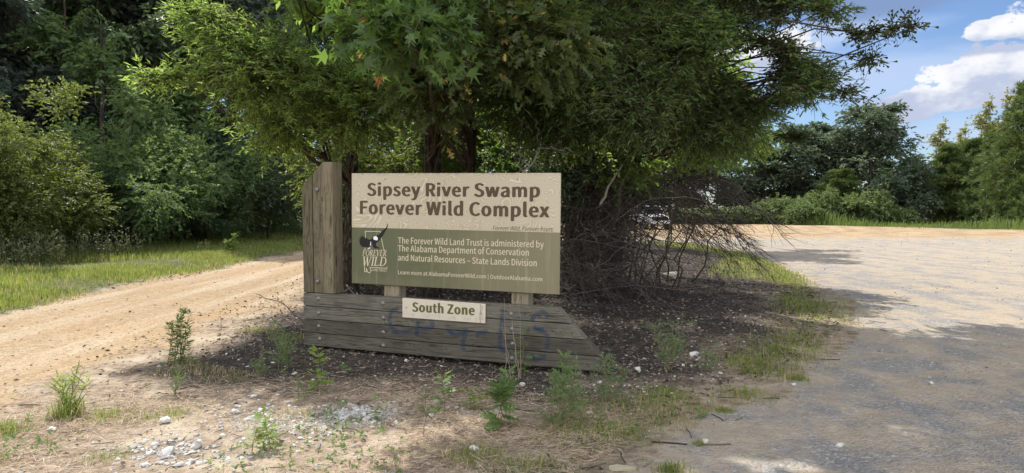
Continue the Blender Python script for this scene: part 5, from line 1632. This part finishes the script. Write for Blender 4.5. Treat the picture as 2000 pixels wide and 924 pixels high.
x, y, h = np.concatenate(tx), np.concatenate(ty), np.concatenate(th_)
tag(put('grass_tufts', blades(rng, x, y, h, rng.uniform(0.003, 0.006, len(x)), 1.2), m_grass), kind='stuff')
# verge beyond the lot
m_fargrass = leaf_mat('far_grass_blade', (0.065, 0.110, 0.025), (0.135, 0.185, 0.050), (0.25, 0.33, 0.06), 0.35)
x, y = scatter(rng, 60000, 2, 66, 40, 84, lambda x, y: (y > np.interp(x, FAR_X, FAR_Y) - 0.4 + 0.8 * wob(xy(x, y), 0.35, 92)) * (y < np.interp(x, FAR_X, FAR_Y) + 8))
k = sstep(y - np.interp(x, FAR_X, FAR_Y), 0, 4)
h = rng.uniform(0.15, 0.50, len(x)) + k * rng.uniform(0.3, 1.3, len(x)) * (0.65 + 0.5 * wob(xy(x, y), 0.35, 93)) * (1 - 0.45 * sstep(x, 33, 45))
tag(put('far_verge_grass', blades(rng, x, y, np.maximum(h, 0.1), rng.uniform(0.03, 0.06, len(x)), 0.5), m_fargrass), kind='stuff')

# pine straw
def straw_d(x, y):
    return (x > -4.0) * (1 - 0.93 * sstep(y + 0.35 * (x + 1) * (x > 0), 5.8, 7.0)) * (x < np.interp(y, LOT_Y, LOT_X) - 0.25) * sstep(wob(xy(x, y), 1.3, 94), -0.9, 0.4)
x, y = scatter(rng, 230000, -4.2, 4.5, 3.6, 10.5, lambda x, y: straw_d(x, y) * np.minimum(1, (5.2 / y) ** 2.2))
n = len(x)
a_ = rng.uniform(0, 6.28, n)
P = np.stack([x, y, ground_z(x, y) + rng.uniform(0.002, 0.02, n)], 1)
D = np.stack([np.cos(a_), np.sin(a_), rng.normal(0, 0.16, n)], 1)
mbs = MB()
mbs.polys(leaves(P, D, np.array([0, 0, 1.0]) + rng.normal(size=(n, 3)) * 0.5, rng.uniform(0.035, 0.11, n), 'straw'))
m_straw, t = material('pine_straw')
rn = t.n('ShaderNodeNewGeometry').outputs['Random Per Island']
t.out(t.bsdf(t.mix(rn, (0.26, 0.165, 0.11), (0.62, 0.51, 0.37)), 0.8, 0.2))
tag(put('pine_straw', mbs, m_straw), kind='stuff')

# fallen leaves and bark crumbs
def lit_d(x, y):
    return sstep(x + 0.3 * wob(xy(x, y), 1.7, 97), -3.9, -3.2) * (x < np.interp(y, LOT_Y, LOT_X) - 0.1) * (0.12 + 0.88 * sstep(y + 0.3 * x, 5.6, 7.4)) * np.minimum(1, (8 / y) ** 1.3)
x, y = scatter(rng, 85000, -4.4, 8, 3.6, 24, lit_d)
n = len(x)
a_ = rng.uniform(0, 6.28, n)
P = np.stack([x, y, ground_z(x, y) + rng.uniform(0.003, 0.02, n)], 1)
mbl = MB()
mbl.polys(leaves(P, np.stack([np.cos(a_), np.sin(a_), rng.normal(0, 0.3, n)], 1), np.array([0, 0, 1.0]) + rng.normal(size=(n, 3)) * 0.6, rng.uniform(0.018, 0.055, n) * (1 + y / 30), 'diamond'))
m_lit, t = material('fallen_leaves')
rn = t.n('ShaderNodeNewGeometry').outputs['Random Per Island']
t.out(t.bsdf(t.mix(t.m('POWER', rn, 1.8), (0.060, 0.045, 0.037), (0.27, 0.215, 0.175)), 0.85, 0.2))
tag(put('leaf_litter', mbl, m_lit), kind='stuff')

# old leaves washed along the edges of the sandy road
x, y = scatter(rng, 16000, -9.2, -3.2, 4.5, 32, lambda x, y: (np.exp(-((x + 8.25 + 0.25 * wob(xy(x, y), 1.3, 98)) / 0.22) ** 2) + 0.25 * np.exp(-((x + 4.3) / 0.6) ** 2) + 0.03) * np.minimum(1, 14 / y))
n = len(x)
a_ = rng.uniform(0, 6.28, n)
mbl = MB()
mbl.polys(leaves(np.stack([x, y, ground_z(x, y) + rng.uniform(0.004, 0.02, n)], 1), np.stack([np.cos(a_), np.sin(a_), rng.normal(0, 0.3, n)], 1), np.array([0, 0, 1.0]) + rng.normal(size=(n, 3)) * 0.6, rng.uniform(0.02, 0.06, n) * (1 + y / 40), 'diamond'))
tag(put('road_edge_litter', mbl, m_lit), kind='stuff')
# broken twigs lying about
x, y = scatter(rng, 1500, -4.0, 7.0, 3.6, 14, lambda x, y: (x < np.interp(y, LOT_Y, LOT_X) + 0.5) * np.minimum(1, (6 / y)))
n = len(x)
a_ = rng.uniform(0, 6.28, n)
L_ = 0.03 + 0.22 * rng.random(n) ** 3
q = np.linspace(-0.5, 0.5, 4)
bendy = rng.normal(size=n) * 0.25
PX = x[:, None] + np.cos(a_)[:, None] * L_[:, None] * q - np.sin(a_)[:, None] * (bendy * L_)[:, None] * q ** 2
PY = y[:, None] + np.sin(a_)[:, None] * L_[:, None] * q + np.cos(a_)[:, None] * (bendy * L_)[:, None] * q ** 2
PZ = ground_z(PX, PY) + 0.006 + rng.random((n, 1)) * 0.012
mbt = MB()
mbt.tubes(np.stack([PX, PY, PZ], -1), (0.0012 + 0.004 * L_ / 0.25)[:, None] * np.ones((n, 4)), 4)
tag(put('fallen_twigs', mbt, m_dead), kind='stuff')
# tiny seedlings and creeping leaves in the straw
x, y = scatter(rng, 3400, -4.0, 2.6, 3.6, 7.6, lambda x, y: sstep(wob(xy(x, y), 1.9, 99) + 0.5 * wob(xy(x, y), 6.0, 100), 0.2, 1.1) * (x < np.interp(y, LOT_Y, LOT_X)) * (0.3 + 0.7 * (y < 6)))
C = np.stack([x, y, ground_z(x, y) + rng.uniform(0.01, 0.05, len(x))], 1)
V, pth, tl = sprays(rng, C, nrm(rng.normal(size=C.shape) * 0.6 + np.array([0, 0, 0.9])), 6, 0.03, 'ovate', 0.06, 0.2)
mbk = MB()
mbk.polys(V)
tag(put('seedlings', mbk, m_weed), kind='stuff')

# stones
def rock_base(seed, sub=2, planes=13):
    r = np.random.default_rng(seed)
    b = bmesh.new()
    bmesh.ops.create_icosphere(b, subdivisions=sub, radius=1)
    v = np.array([q.co[:] for q in b.verts])
    f = np.array([[q.index for q in fc.verts] for fc in b.faces])
    b.free()
    N = nrm(r.normal(size=(planes, 3)))
    d = r.uniform(0.36, 0.80, planes)
    s = np.ones(len(v))
    for i in range(planes):
        c_ = v @ N[i]
        s = np.where(c_ > 1e-3, np.minimum(s, d[i] / np.maximum(c_, 1e-3)), s)
    v = v * s[:, None] * np.array([1.0, r.uniform(0.65, 0.95), r.uniform(0.45, 0.75)])
    v += 0.02 * r.normal(size=v.shape)
    return v, f


ROCKS = [rock_base(300 + i, 2) for i in range(8)]
PEBS = [rock_base(400 + i, 1, 8) for i in range(6)]


def stones_mb(rng, x, y, s, bases, sink=0.25):
    mb = MB()
    kind = rng.integers(0, len(bases), len(x))
    for i, (v, f) in enumerate(bases):
        k = np.where(kind == i)[0]
        if not len(k):
            continue
        a_ = rng.uniform(0, 6.28, len(k))
        c_, sn = np.cos(a_), np.sin(a_)
        V = v[None] * s[k][:, None, None]
        X = V[:, :, 0] * c_[:, None] - V[:, :, 1] * sn[:, None] + x[k][:, None]
        Y = V[:, :, 0] * sn[:, None] + V[:, :, 1] * c_[:, None] + y[k][:, None]
        Z = V[:, :, 2] + (ground_z(x[k], y[k]) + s[k] * (0.5 - sink) * 0.7)[:, None]
        Fs = f[None] + (np.arange(len(k)) * len(v))[:, None, None]
        mb.add(np.stack([X, Y, Z], -1).reshape(-1, 3), Fs.reshape(-1, 3))
    return mb


def stone_mat(name, a_, b_, dark):
    m, t = material(name)
    rn = t.n('ShaderNodeNewGeometry').outputs['Random Per Island']
    p = t.pos()
    n_ = t.noise(p, 22.0, 5, 0.65)
    c_ = t.mix(rn, a_, b_)
    c_ = t.mix(t.m('MULTIPLY', t.step(n_, 0.5, 0.72), 0.55), c_, dark)
    t.out(t.bsdf(c_, 0.9, 0.2, t.bump(n_, 0.5, 0.006)))
    return m


m_lime = stone_mat('pale_limestone', (0.30, 0.29, 0.275), (0.60, 0.585, 0.55), (0.20, 0.17, 0.135))
m_peb = stone_mat('mixed_pebbles', (0.17, 0.145, 0.12), (0.50, 0.46, 0.40), (0.12, 0.10, 0.08))
m_clod = stone_mat('earth_clods', (0.30, 0.20, 0.11), (0.46, 0.34, 0.21), (0.20, 0.13, 0.08))

px_, py_, ps_ = [], [], []
for cx, cy, rx, ry, n_, lo, hi in [(-1.15, 5.35, 0.28, 0.20, 260, 0.010, 0.034), (-1.6, 5.2, 0.5, 0.22, 300, 0.006, 0.022), (-2.2, 4.45, 0.5, 0.25, 120, 0.006, 0.03), (-1.9, 4.9, .6, .3, 160, .005, .018), (-1.25, 5.45, 0.30, 0.22, 260, 0.012, 0.040), (-1.75, 5.15, 0.40, 0.25, 220, 0.010, 0.034), (-1.35, 4.85, 0.45, 0.30, 190, 0.008, 0.026),
                                   (-2.35, 4.55, 0.34, 0.22, 110, 0.012, 0.042), (-2.1, 4.35, 0.3, 0.15, 60, 0.012, 0.045), (-0.3, 5.55, 0.6, 0.16, 110, 0.010, 0.030), (-2.2, 5.5, 0.35, 0.2, 70, 0.012, 0.036),
                                   (0.9, 6.3, 0.5, 0.25, 80, 0.010, 0.028), (1.8, 7.3, 0.6, 0.5, 120, 0.010, 0.030)]:
    q = rng.normal(size=(n_, 2)) * np.array([rx, ry]) * 0.6
    px_.append(cx + q[:, 0]); py_.append(cy + q[:, 1]); ps_.append(lo + (hi - lo) * rng.random(n_) ** 2)
x, y, s = np.concatenate(px_), np.concatenate(py_), np.concatenate(ps_)
tag(put('limestone_gravel', stones_mb(rng, x, y, s, ROCKS, 0.36), m_lime), kind='stuff')
x, y = scatter(rng, 1500, -3.6, 1.4, 3.8, 6.2, lambda x, y: sstep(wob(xy(x, y), 1.1, 101), -0.4, 0.6))
tag(put('foreground_stones', stones_mb(rng, x, y, 0.005 + 0.022 * rng.random(len(x)) ** 3, ROCKS, 0.4), m_lime), kind='stuff')
x, y = scatter(rng, 2200, -3.6, 7.0, 5.6, 15, lambda x, y: (x < np.interp(y, LOT_Y, LOT_X)) * np.minimum(1, (7 / y) ** 1.2))
tag(put('litter_stones', stones_mb(rng, x, y, 0.007 + 0.022 * rng.random(len(x)) ** 2.5, ROCKS, 0.4), m_lime), kind='stuff')
x, y = scatter(rng, 9000, -4.3, 4.6, 3.6, 12, lambda x, y: (x < np.interp(y, LOT_Y, LOT_X)) * np.minimum(1, (5.5 / y) ** 1.6) * (0.35 + 0.65 * sstep(wob(xy(x, y), 1.2, 95), -0.2, 0.5)))
tag(put('scattered_pebbles', stones_mb(rng, x, y, 0.004 + 0.014 * rng.random(len(x)) ** 3, PEBS), m_peb), kind='stuff')
x, y = scatter(rng, 52000, 0.4, 30, 3.6, 52, lambda x, y: (x > np.interp(y, LOT_Y, LOT_X)) * np.minimum(1, (7.5 / y) ** 1.3) * (0.25 + 0.75 * sstep(wob(xy(x, y), 0.8, 96), -0.1, 0.6)))
tag(put('lot_gravel', stones_mb(rng, x, y, (0.004 + 0.016 * rng.random(len(x)) ** 4) * (1 + y / 25), PEBS), m_peb), kind='stuff')
x, y = scatter(rng, 9000, -8.3, -3.2, 5, 24, lambda x, y: (0.12 + sstep(x, -5.4, -4.2)) * np.minimum(1, (7 / y) ** 1.4) + 0.3 * (np.abs(x + 8.2) < 0.3))
tag(put('road_crumbs', stones_mb(rng, x, y, (0.005 + 0.020 * rng.random(len(x)) ** 3) * (1 + y / 40), PEBS), m_clod), kind='stuff')

# larger single stones
for i, (u, v, wpx, lab) in enumerate([
        (795, 704, 15, 'white stone lying close under the base timbers of the sign'),
        (1022, 742, 16, 'white stone between two weeds in front of the right half of the sign'),
        (495, 778, 14, 'lone white stone in the brown straw left of the sign'),
        (459, 807, 27, 'wide white stone at the left end of the gravel in the foreground'),
        (493, 818, 18, 'white stone beside the bright weed in the foreground'),
        (103, 843, 24, 'flat white stone by the road shoulder at the lower left'),
        (928, 871, 25, 'flat bright white stone alone in the sunlit grass near the bottom of the photo'),
        (1154, 796, 18, 'oblong white stone in the shade below the right end of the sign'),
        (1335, 709, 12, 'bluish white stone beside the feathery weed right of the sign'),
        (1357, 690, 22, 'pale grey stone behind the feathery weed right of the sign'),
        (1313, 557, 38, 'large rounded grey boulder in the dark litter under the brush pile'),
        (1551, 746, 17, 'flat white stone on the edge of the lot past the grass'),
        (1380, 855, 18, 'white stone between grass and lot near the bottom right'),
        (1639, 863, 24, 'bluish stone set in the wheel track of the lot'),
        (1820, 742, 14, 'small grey stone standing out on the open lot'),
        (352, 913, 24, 'white stone touching the bottom edge of the photo'),
        (387, 873, 40, 'largest white stone in the lower left gravel patch'),
        (330, 888, 36, 'broken white stone left of the largest one in the gravel patch'),
        (325, 826, 24, 'flat buff stone in the straw above the gravel patch'),
        (1312, 762, 16, 'white stone in the brown straw below the feathery weed'),
        (1246, 716, 20, 'pale stone near the pointed right end of the sign'),
        (1170, 740, 18, 'white stone at the foot of the weed by the sign end')]):
    k = -(v - 462) / FOCAL_PX
    cs_, sn_ = math.cos(PITCH), math.sin(PITCH)
    dx_, dy_, dz_ = (u - 1000) / FOCAL_PX, cs_ + k * sn_, -sn_ + k * cs_
    tt = -CAM_H / dz_
    x0, y0 = dx_ * tt, dy_ * tt
    s_ = wpx / FOCAL_PX * y0 / 1.55
    vv, ff = ROCKS[i % 8]
    a_ = i * 1.7
    vv = vv * s_ * (np.array([1, 1, 1.0]) if i != 10 else np.array([1, 1, 0.9]))
    mb = MB()
    mb.add(np.stack([vv[:, 0] * math.cos(a_) - vv[:, 1] * math.sin(a_), vv[:, 0] * math.sin(a_) + vv[:, 1] * math.cos(a_), vv[:, 2]], 1), ff)
    o = put('boulder' if i == 10 else 'stone', mb, m_peb if i == 10 else m_lime, None, (x0, y0, gz(x0, y0) + s_ * 0.22))
    tag(o, lab, 'boulder' if i == 10 else 'stone', 'single pale stones' if i != 10 else None)
# flat broken slab at the bottom
mb = MB()
pts = [(-0.085, -0.012), (-0.06, -0.03), (0.02, -0.028), (0.08, -0.020), (0.092, 0.004), (0.05, 0.022), (-0.03, 0.026), (-0.078, 0.014)]
V = [(x, y, z * (0.022 - 0.006 * (i % 3) * 0.5)) for z in (0, 1) for i, (x, y) in enumerate(pts)]
mb.add(V, [list(range(15, 7, -1))][:1] and [[8, 9, 10, 11, 12, 13, 14, 15]])
mb.F.append(np.array([(i, (i + 1) % 8, (i + 1) % 8 + 8, i + 8) for i in range(8)]))
mb.V.append(np.zeros((0, 3))); mb.S.append(False); mb.M.append(0)
o = put('stone_slab', mb, stone_mat('buff_stone', (0.36, 0.33, 0.22), (0.42, 0.39, 0.27), (0.25, 0.23, 0.15)), None, (0.69, 4.27, gz(0.69, 4.27) + 0.003))
tag(o, 'flat buff slab lying at the bottom edge of the photo right of centre', 'stone')


# ------------------------------------------------------------------ weeds, each its own plant
def weed(label, x, y, h, kind, mat, seed, width=0.35, nst=1, lean=(0, 0), dens=1.0):
    rng = np.random.default_rng(seed)
    z = gz(x, y)
    th = thing('weed', label, 'weed', (x, y, z), 0, 'single weeds around the sign')
    st, lf = MB(), MB()
    mats = []
    for s_ in range(nst):
        a_ = rng.uniform(0, 6.28)
        hh = h * (1 if s_ == 0 else rng.uniform(0.55, 1.0))
        sp = 0 if nst == 1 else rng.uniform(0.15, 0.5) * width
        e = np.array([math.cos(a_) * sp + lean[0] * hh, math.sin(a_) * sp + lean[1] * hh, hh])
        ax = curve_pts((rng.normal(0, 0.01 * nst), rng.normal(0, 0.01 * nst), -0.03), e, 0.02 * hh, 9, rng, 0.007 * h / 0.4)
        st.tubes(ax[None], np.linspace(0.0045, 0.0015, 9)[None] * (0.6 + h), 5)
        def at_(u):
            return np.stack([np.interp(u * 8, np.arange(9), ax[:, i]) for i in range(3)], -1)
        if kind == 'lance':
            n_ = int(80 * dens * hh / 0.4)
            u = np.clip(rng.beta(2.0, 1.2, n_), 0.12, 1)
            P = at_(u)
            a2 = rng.uniform(0, 6.28, n_)
            D = np.stack([np.cos(a2), np.sin(a2), 0.55 - 0.7 * (1 - u)], 1)
            lf.polys(leaves(P, D, np.array([0, 0, 1.0]) + rng.normal(size=(n_, 3)) * 0.3, rng.uniform(0.6, 1.1, n_) * width * 0.45 * (1.15 - 0.5 * u), 'willow'))
            n2 = int(20 * dens)
            P2_ = at_(np.full(n2, 0.985))
            lf.polys(leaves(P2_, rng.normal(size=(n2, 3)) * 0.7 + np.array([0, 0, 0.8]), rng.normal(size=(n2, 3)) + np.array([0, 0, 0.6]), rng.uniform(0.5, 1.0, n2) * width * 0.25, 'willow'))
        elif kind == 'rag':
            n_ = int(40 * dens * hh / 0.4)
            u = np.clip(rng.beta(1.7, 1.1, n_), 0.12, 1)
            P = at_(u)
            a2 = np.arange(n_) * 2.4 + rng.normal(size=n_) * 0.3
            D = np.stack([np.cos(a2), np.sin(a2), 0.5 - 0.75 * (1 - u) + rng.normal(size=n_) * 0.2], 1)
            lf.polys(leaves(P + nrm(D) * 0.01, D, np.array([0, 0, 1.0]) + rng.normal(size=(n_, 3)) * 0.35, rng.uniform(0.6, 1.15, n_) * width * 0.5 * (1.2 - 0.6 * u), 'rag'))
        elif kind == 'feather':
            n_ = int(26 * dens * hh / 0.4)
            u = rng.uniform(0.15, 1.0, n_)
            P = at_(u)
            a2 = rng.uniform(0, 6.28, n_)
            D = nrm(np.stack([np.cos(a2), np.sin(a2), rng.uniform(0.5, 1.3, n_)], 1))
            L = width * rng.uniform(0.25, 0.7, n_) * (0.95 - 0.4 * u)
            br = P[:, None] + D[:, None] * (L[:, None] * np.linspace(0, 1, 5))[:, :, None]
            br[:, :, 2] -= 0.3 * L[:, None] * np.linspace(0, 1, 5)[None] ** 2
            st.tubes(br, np.full((n_, 5), 0.0013), 3)
            m_ = 15
            uu = rng.uniform(0.1, 1.0, (n_, m_))
            Q = P[:, None] + D[:, None] * (L[:, None] * uu)[:, :, None]
            Q[:, :, 2] -= 0.3 * L[:, None] * uu ** 2
            DD = nrm(np.repeat(D[:, None], m_, 1) * 0.7 + rng.normal(size=(n_, m_, 3)) * 0.6)
            lf.polys(leaves(Q.reshape(-1, 3), DD.reshape(-1, 3), rng.normal(size=(n_ * m_, 3)) + np.array([0, 0, 0.5]), rng.uniform(0.022, 0.052, n_ * m_), 'thread'))
        elif kind == 'bud':
            n_ = int(18 * dens)
            u = rng.uniform(0.45, 1.0, n_)
            P = at_(u)
            a2 = rng.uniform(0, 6.28, n_)
            D = nrm(np.stack([np.cos(a2), np.sin(a2), rng.uniform(0.5, 1.2, n_)], 1))
            L = width * rng.uniform(0.2, 0.5, n_)
            br = P[:, None] + D[:, None] * (L[:, None] * np.linspace(0, 1, 4))[:, :, None]
            st.tubes(br, np.full((n_, 4), 0.0014), 3)
            m_ = 12
            uu = rng.uniform(0.35, 1.0, (n_, m_))
            Q = (P[:, None] + D[:, None] * (L[:, None] * uu)[:, :, None]).reshape(-1, 3) + rng.normal(size=(n_ * m_, 3)) * 0.006
            lf.polys(leaves(Q, rng.normal(size=Q.shape) + np.array([0, 0, 0.4]), rng.normal(size=Q.shape), rng.uniform(0.010, 0.022, len(Q)), 'ovate'))
        elif kind == 'grassy':
            n_ = int(30 * dens)
            u = rng.uniform(0.02, 0.95, n_)
            P = at_(u)
            a2 = rng.uniform(0, 6.28, n_)
            D = np.stack([np.cos(a2), np.sin(a2), rng.uniform(0.2, 1.2, n_)], 1)
            lf.polys(leaves(P, D, np.array([0, 0, 1.0]) + rng.normal(size=(n_, 3)) * 0.3, rng.uniform(0.5, 1.1, n_) * width * 0.4, 'strap'))
    put('stem', st, m_stem, th)
    put('foliage', lf, mat, th)
    return th


weed('bushy many stemmed weed alone on the sandy shoulder left of the sign', -3.45, 7.08, 0.56, 'lance', m_weed, 501, 0.25, 10, dens=0.5)
weed('small yellow green shoot at the foot of the bushy shoulder weed', -3.36, 7.05, 0.09, 'lance', m_weedl, 502, 0.16, 3)
weed('feathery green weed at the left end of the base timbers', -2.28, 6.85, 0.46, 'feather', m_feath, 503, 0.36, 4, dens=1.1)
weed('low feathery weed left of the feathery one beside the sign', -2.42, 6.48, 0.25, 'feather', m_feath, 504, 0.26, 2)
weed('slender bright leafy weed in front of the left part of the base timbers', -1.70, 6.02, 0.38, 'rag', m_weedl, 505, 0.26, 1)
weed('tiny weed with upright leaves left of the slender bright weed', -1.79, 5.72, 0.20, 'lance', m_weed, 506, 0.14, 2)
weed('short leafy weed standing by the lower left timber end of the sign', -1.62, 6.75, 0.12, 'rag', m_weed, 521, 0.18, 1)
weed('bushy bright weed nearest the viewer in the sunlit foreground', -1.67, 4.55, 0.25, 'rag', m_weedl, 507, 0.20, 3, dens=1.1)
weed('thin dry weed with pale bud heads in front of the sign', -0.62, 4.9, 0.30, 'bud', m_seed, 508, 0.22, 1, dens=1.2)
weed('upright leafy weed right of the pale budded weed', -0.55, 5.45, 0.33, 'rag', m_weed, 509, 0.22, 1)
weed('small bright leafy weed between two taller weeds before the sign', -0.31, 5.62, 0.20, 'rag', m_weedl, 510, 0.20, 2)
weed('tall leafy weed rising in front of the lower right of the name plate', -0.11, 5.15, 0.45, 'rag', m_weed, 511, 0.30, 2, dens=1.1)
weed('large feathery weed with a leafy top before the right part of the sign', 0.36, 5.15, 0.50, 'feather', m_feath, 512, 0.42, 5, dens=0.9)
weed('leafy top shoot standing beside the large feathery weed', 0.40, 5.32, 0.53, 'rag', m_weed, 513, 0.24, 1)
weed('rounded feathery weed hiding the pointed right end of the base timbers', 0.83, 5.85, 0.40, 'feather', m_feath, 514, 0.30, 4)
weed('weed growing against the base timbers below the word on the plate', 0.12, 7.0, 0.42, 'rag', m_weed, 515, 0.24, 1, dens=0.6)
weed('tall feathery weed alone in the dark litter right of the sign', 1.58, 6.95, 0.56, 'feather', m_feath, 516, 0.50, 5, dens=0.85)
weed('small feathery weed at the right edge of the stones', 1.95, 6.9, 0.28, 'feather', m_feath, 517, 0.30, 2)
weed('low green weed among the white stones of the gravel patch', -1.05, 5.2, 0.16, 'rag', m_weed, 518, 0.20, 2, dens=0.9)
weed('sprawling grassy weed with long blades at the lower left road shoulder', -3.45, 5.35, 0.36, 'grassy', m_weedl, 519, 0.34, 6)
weed('thin grassy weed right of the sprawling one on the shoulder', -2.9, 5.9, 0.22, 'grassy', m_weed, 520, 0.22, 2)
weed('young yellow green plant standing alone in the far grass strip', -9.6, 23.5, 0.62, 'rag', m_weedl, 522, 0.5, 2)
weed('weed with pale tufted head at the end of the grass strip', -9.4, 21.0, 0.5, 'bud', m_seed, 523, 0.4, 2)
weed('leaf sprig growing close to the right edge grass near the bottom', 1.45, 5.35, 0.12, 'rag', m_weed, 524, 0.16, 2)
weed('thin weed stalk with few leaves left of the feathery pair', -2.95, 7.6, 0.30, 'lance', m_weed, 525, 0.12, 1, dens=0.5)
weed('small weed on bare sand behind the bushy shoulder weed', -3.9, 9.2, 0.22, 'lance', m_grassd, 526, 0.12, 1, dens=0.6)
# dry stalks leaning on the timbers
mb = MB()
r_ = np.random.default_rng(530)
for k in range(5):
    x0 = -0.05 + 0.05 * k + r_.normal() * 0.03
    mb.tubes(curve_pts((x0, 6.72, gz(x0, 6.72)), (x0 - 0.04 + r_.normal() * 0.05, 6.85, r_.uniform(0.45, 0.75)), 0.0, 10, r_, 0.008)[None], np.linspace(0.003, 0.001, 10)[None], 4)
m_dstalk, t = material('dry_stalk')
t.out(t.bsdf((0.30, 0.26, 0.19), 0.9, 0.1))
o = put('dry_stalks', mb, m_dstalk)
tag(o, 'thin dry stalks standing before the base timbers right of the name plate', 'dead weed')

# ------------------------------------------------------------------ the vehicle glimpsed beyond the brush
m_paint, t = material('white_car_paint')
t.out(t.bsdf((0.72, 0.73, 0.75), 0.3, 0.5))
m_glass, t = material('dark_window_glass')
t.out(t.bsdf((0.02, 0.025, 0.03), 0.08, 0.5))
m_rub, t = material('tyre_rubber')
t.out(t.bsdf((0.02, 0.02, 0.02), 0.85, 0.2))
m_chrome, t = material('bare_metal')
t.out(t.bsdf((0.55, 0.55, 0.56), 0.3, 0.5, metal=0.9))
m_lens, t = material('lamp_lens')
t.out(t.bsdf((0.75, 0.76, 0.78), 0.15, 0.5))
vx, vy = ix(1268, 57.0), 57.0
tk = thing('pickup_truck', 'white pickup truck parked across the lot, half hidden by the brush pile', 'truck', (vx, vy, gz(vx, vy)), R(186))


def mirror_prism(name, pts, w0, w1, mat, parent, bev=0.04):
    """side outline (y, z) given a width; w0 at the bottom, w1 at the top"""
    zs = [p[1] for p in pts]
    lo, hi = min(zs), max(zs)
    def f(b):
        A = [b.verts.new((-(w0 + (w1 - w0) * (z - lo) / (hi - lo)) / 2, y, z)) for y, z in pts]
        B_ = [b.verts.new(((w0 + (w1 - w0) * (z - lo) / (hi - lo)) / 2, y, z)) for y, z in pts]
        n = len(pts)
        b.faces.new(A)
        b.faces.new(B_[::-1])
        for i in range(n):
            b.faces.new((A[i], B_[i], B_[(i + 1) % n], A[(i + 1) % n]))
    return bevelled(name, f, mat, parent, bev, 2)


mirror_prism('body', [(2.75, 0.45), (2.85, 0.75), (2.75, 1.05), (1.35, 1.18), (-2.75, 1.15), (-2.8, 0.5)], 1.98, 1.86, m_paint, tk)
cab = mirror_prism('cab', [(1.30, 1.185), (0.55, 1.86), (-0.95, 1.90), (-1.25, 1.185)], 1.80, 1.48, m_paint, tk)
wsd = MB()
wsd.add([(-0.78, 1.245, 1.26), (0.78, 1.245, 1.26), (0.66, 0.625, 1.82), (-0.66, 0.625, 1.82)], [[0, 1, 2, 3]])
put('windshield', wsd, m_glass, cab)
for sx in (-1, 1):
    g_ = MB()
    wx = lambda z: sx * ((1.80 + (1.48 - 1.80) * (z - 1.185) / 0.715) / 2 + 0.004)
    g_.add([(wx(1.26), 0.95, 1.26), (wx(1.78), 0.48, 1.78), (wx(1.78), -0.85, 1.78), (wx(1.26), -1.05, 1.26)], [[0, 1, 2, 3]])
    put('side_window', g_, m_glass, cab)
    hb = MB()
    hb.box(sx * 0.80 - 0.14, sx * 0.80 + 0.14, 2.74, 2.83, 0.82, 0.99)
    put('headlight', hb, m_lens, tk)
    mr = MB()
    mr.box(sx * 1.02 - 0.09, sx * 1.02 + 0.09, 0.92, 1.02, 1.22, 1.42)
    put('side_mirror', mr, m_rub, tk)
    for yy in (1.75, -1.75):
        wb = MB()
        an = np.arange(24) * 2 * math.pi / 24
        prof = [(0.0, 0.40), (0.02, 0.43), (0.24, 0.43), (0.26, 0.40)]
        V = np.array([[(sx * (0.74 + xx), yy + r__ * math.cos(a), 0.40 + r__ * math.sin(a)) for a in an] for xx, r__ in [(0.0, 0.24)] + prof + [(0.26, 0.24)]])
        n_ = len(prof) + 2
        F = [(i * 24 + j, i * 24 + (j + 1) % 24, (i + 1) * 24 + (j + 1) % 24, (i + 1) * 24 + j) for i in range(n_ - 1) for j in range(24)]
        wb.add(V.reshape(-1, 3), F, True)
        wh = put('wheel', wb, m_rub, tk)
        rb = MB()
        V = np.array([[(sx * (0.74 + xx), yy + r__ * math.cos(a), 0.40 + r__ * math.sin(a)) for a in an] for xx, r__ in [(0.22, 0.245), (0.20, 0.15), (0.24, 0.06), (0.245, 0.001)]])
        F = [(i * 24 + j, i * 24 + (j + 1) % 24, (i + 1) * 24 + (j + 1) % 24, (i + 1) * 24 + j) for i in range(3) for j in range(24)]
        rb.add(V.reshape(-1, 3), F, True)
        put('rim', rb, m_chrome, wh)
gr_ = MB()
gr_.box(-0.62, 0.62, 2.80, 2.86, 0.72, 1.0)
for i in range(4):
    gr_.box(-0.60, 0.60, 2.865, 2.88, 0.75 + i * 0.065, 0.775 + i * 0.065)
put('grille', gr_, m_rub, tk)
bp_ = MB()
bp_.box(-0.96, 0.96, 2.78, 2.95, 0.45, 0.62)
put('bumper', bp_, m_chrome, tk)
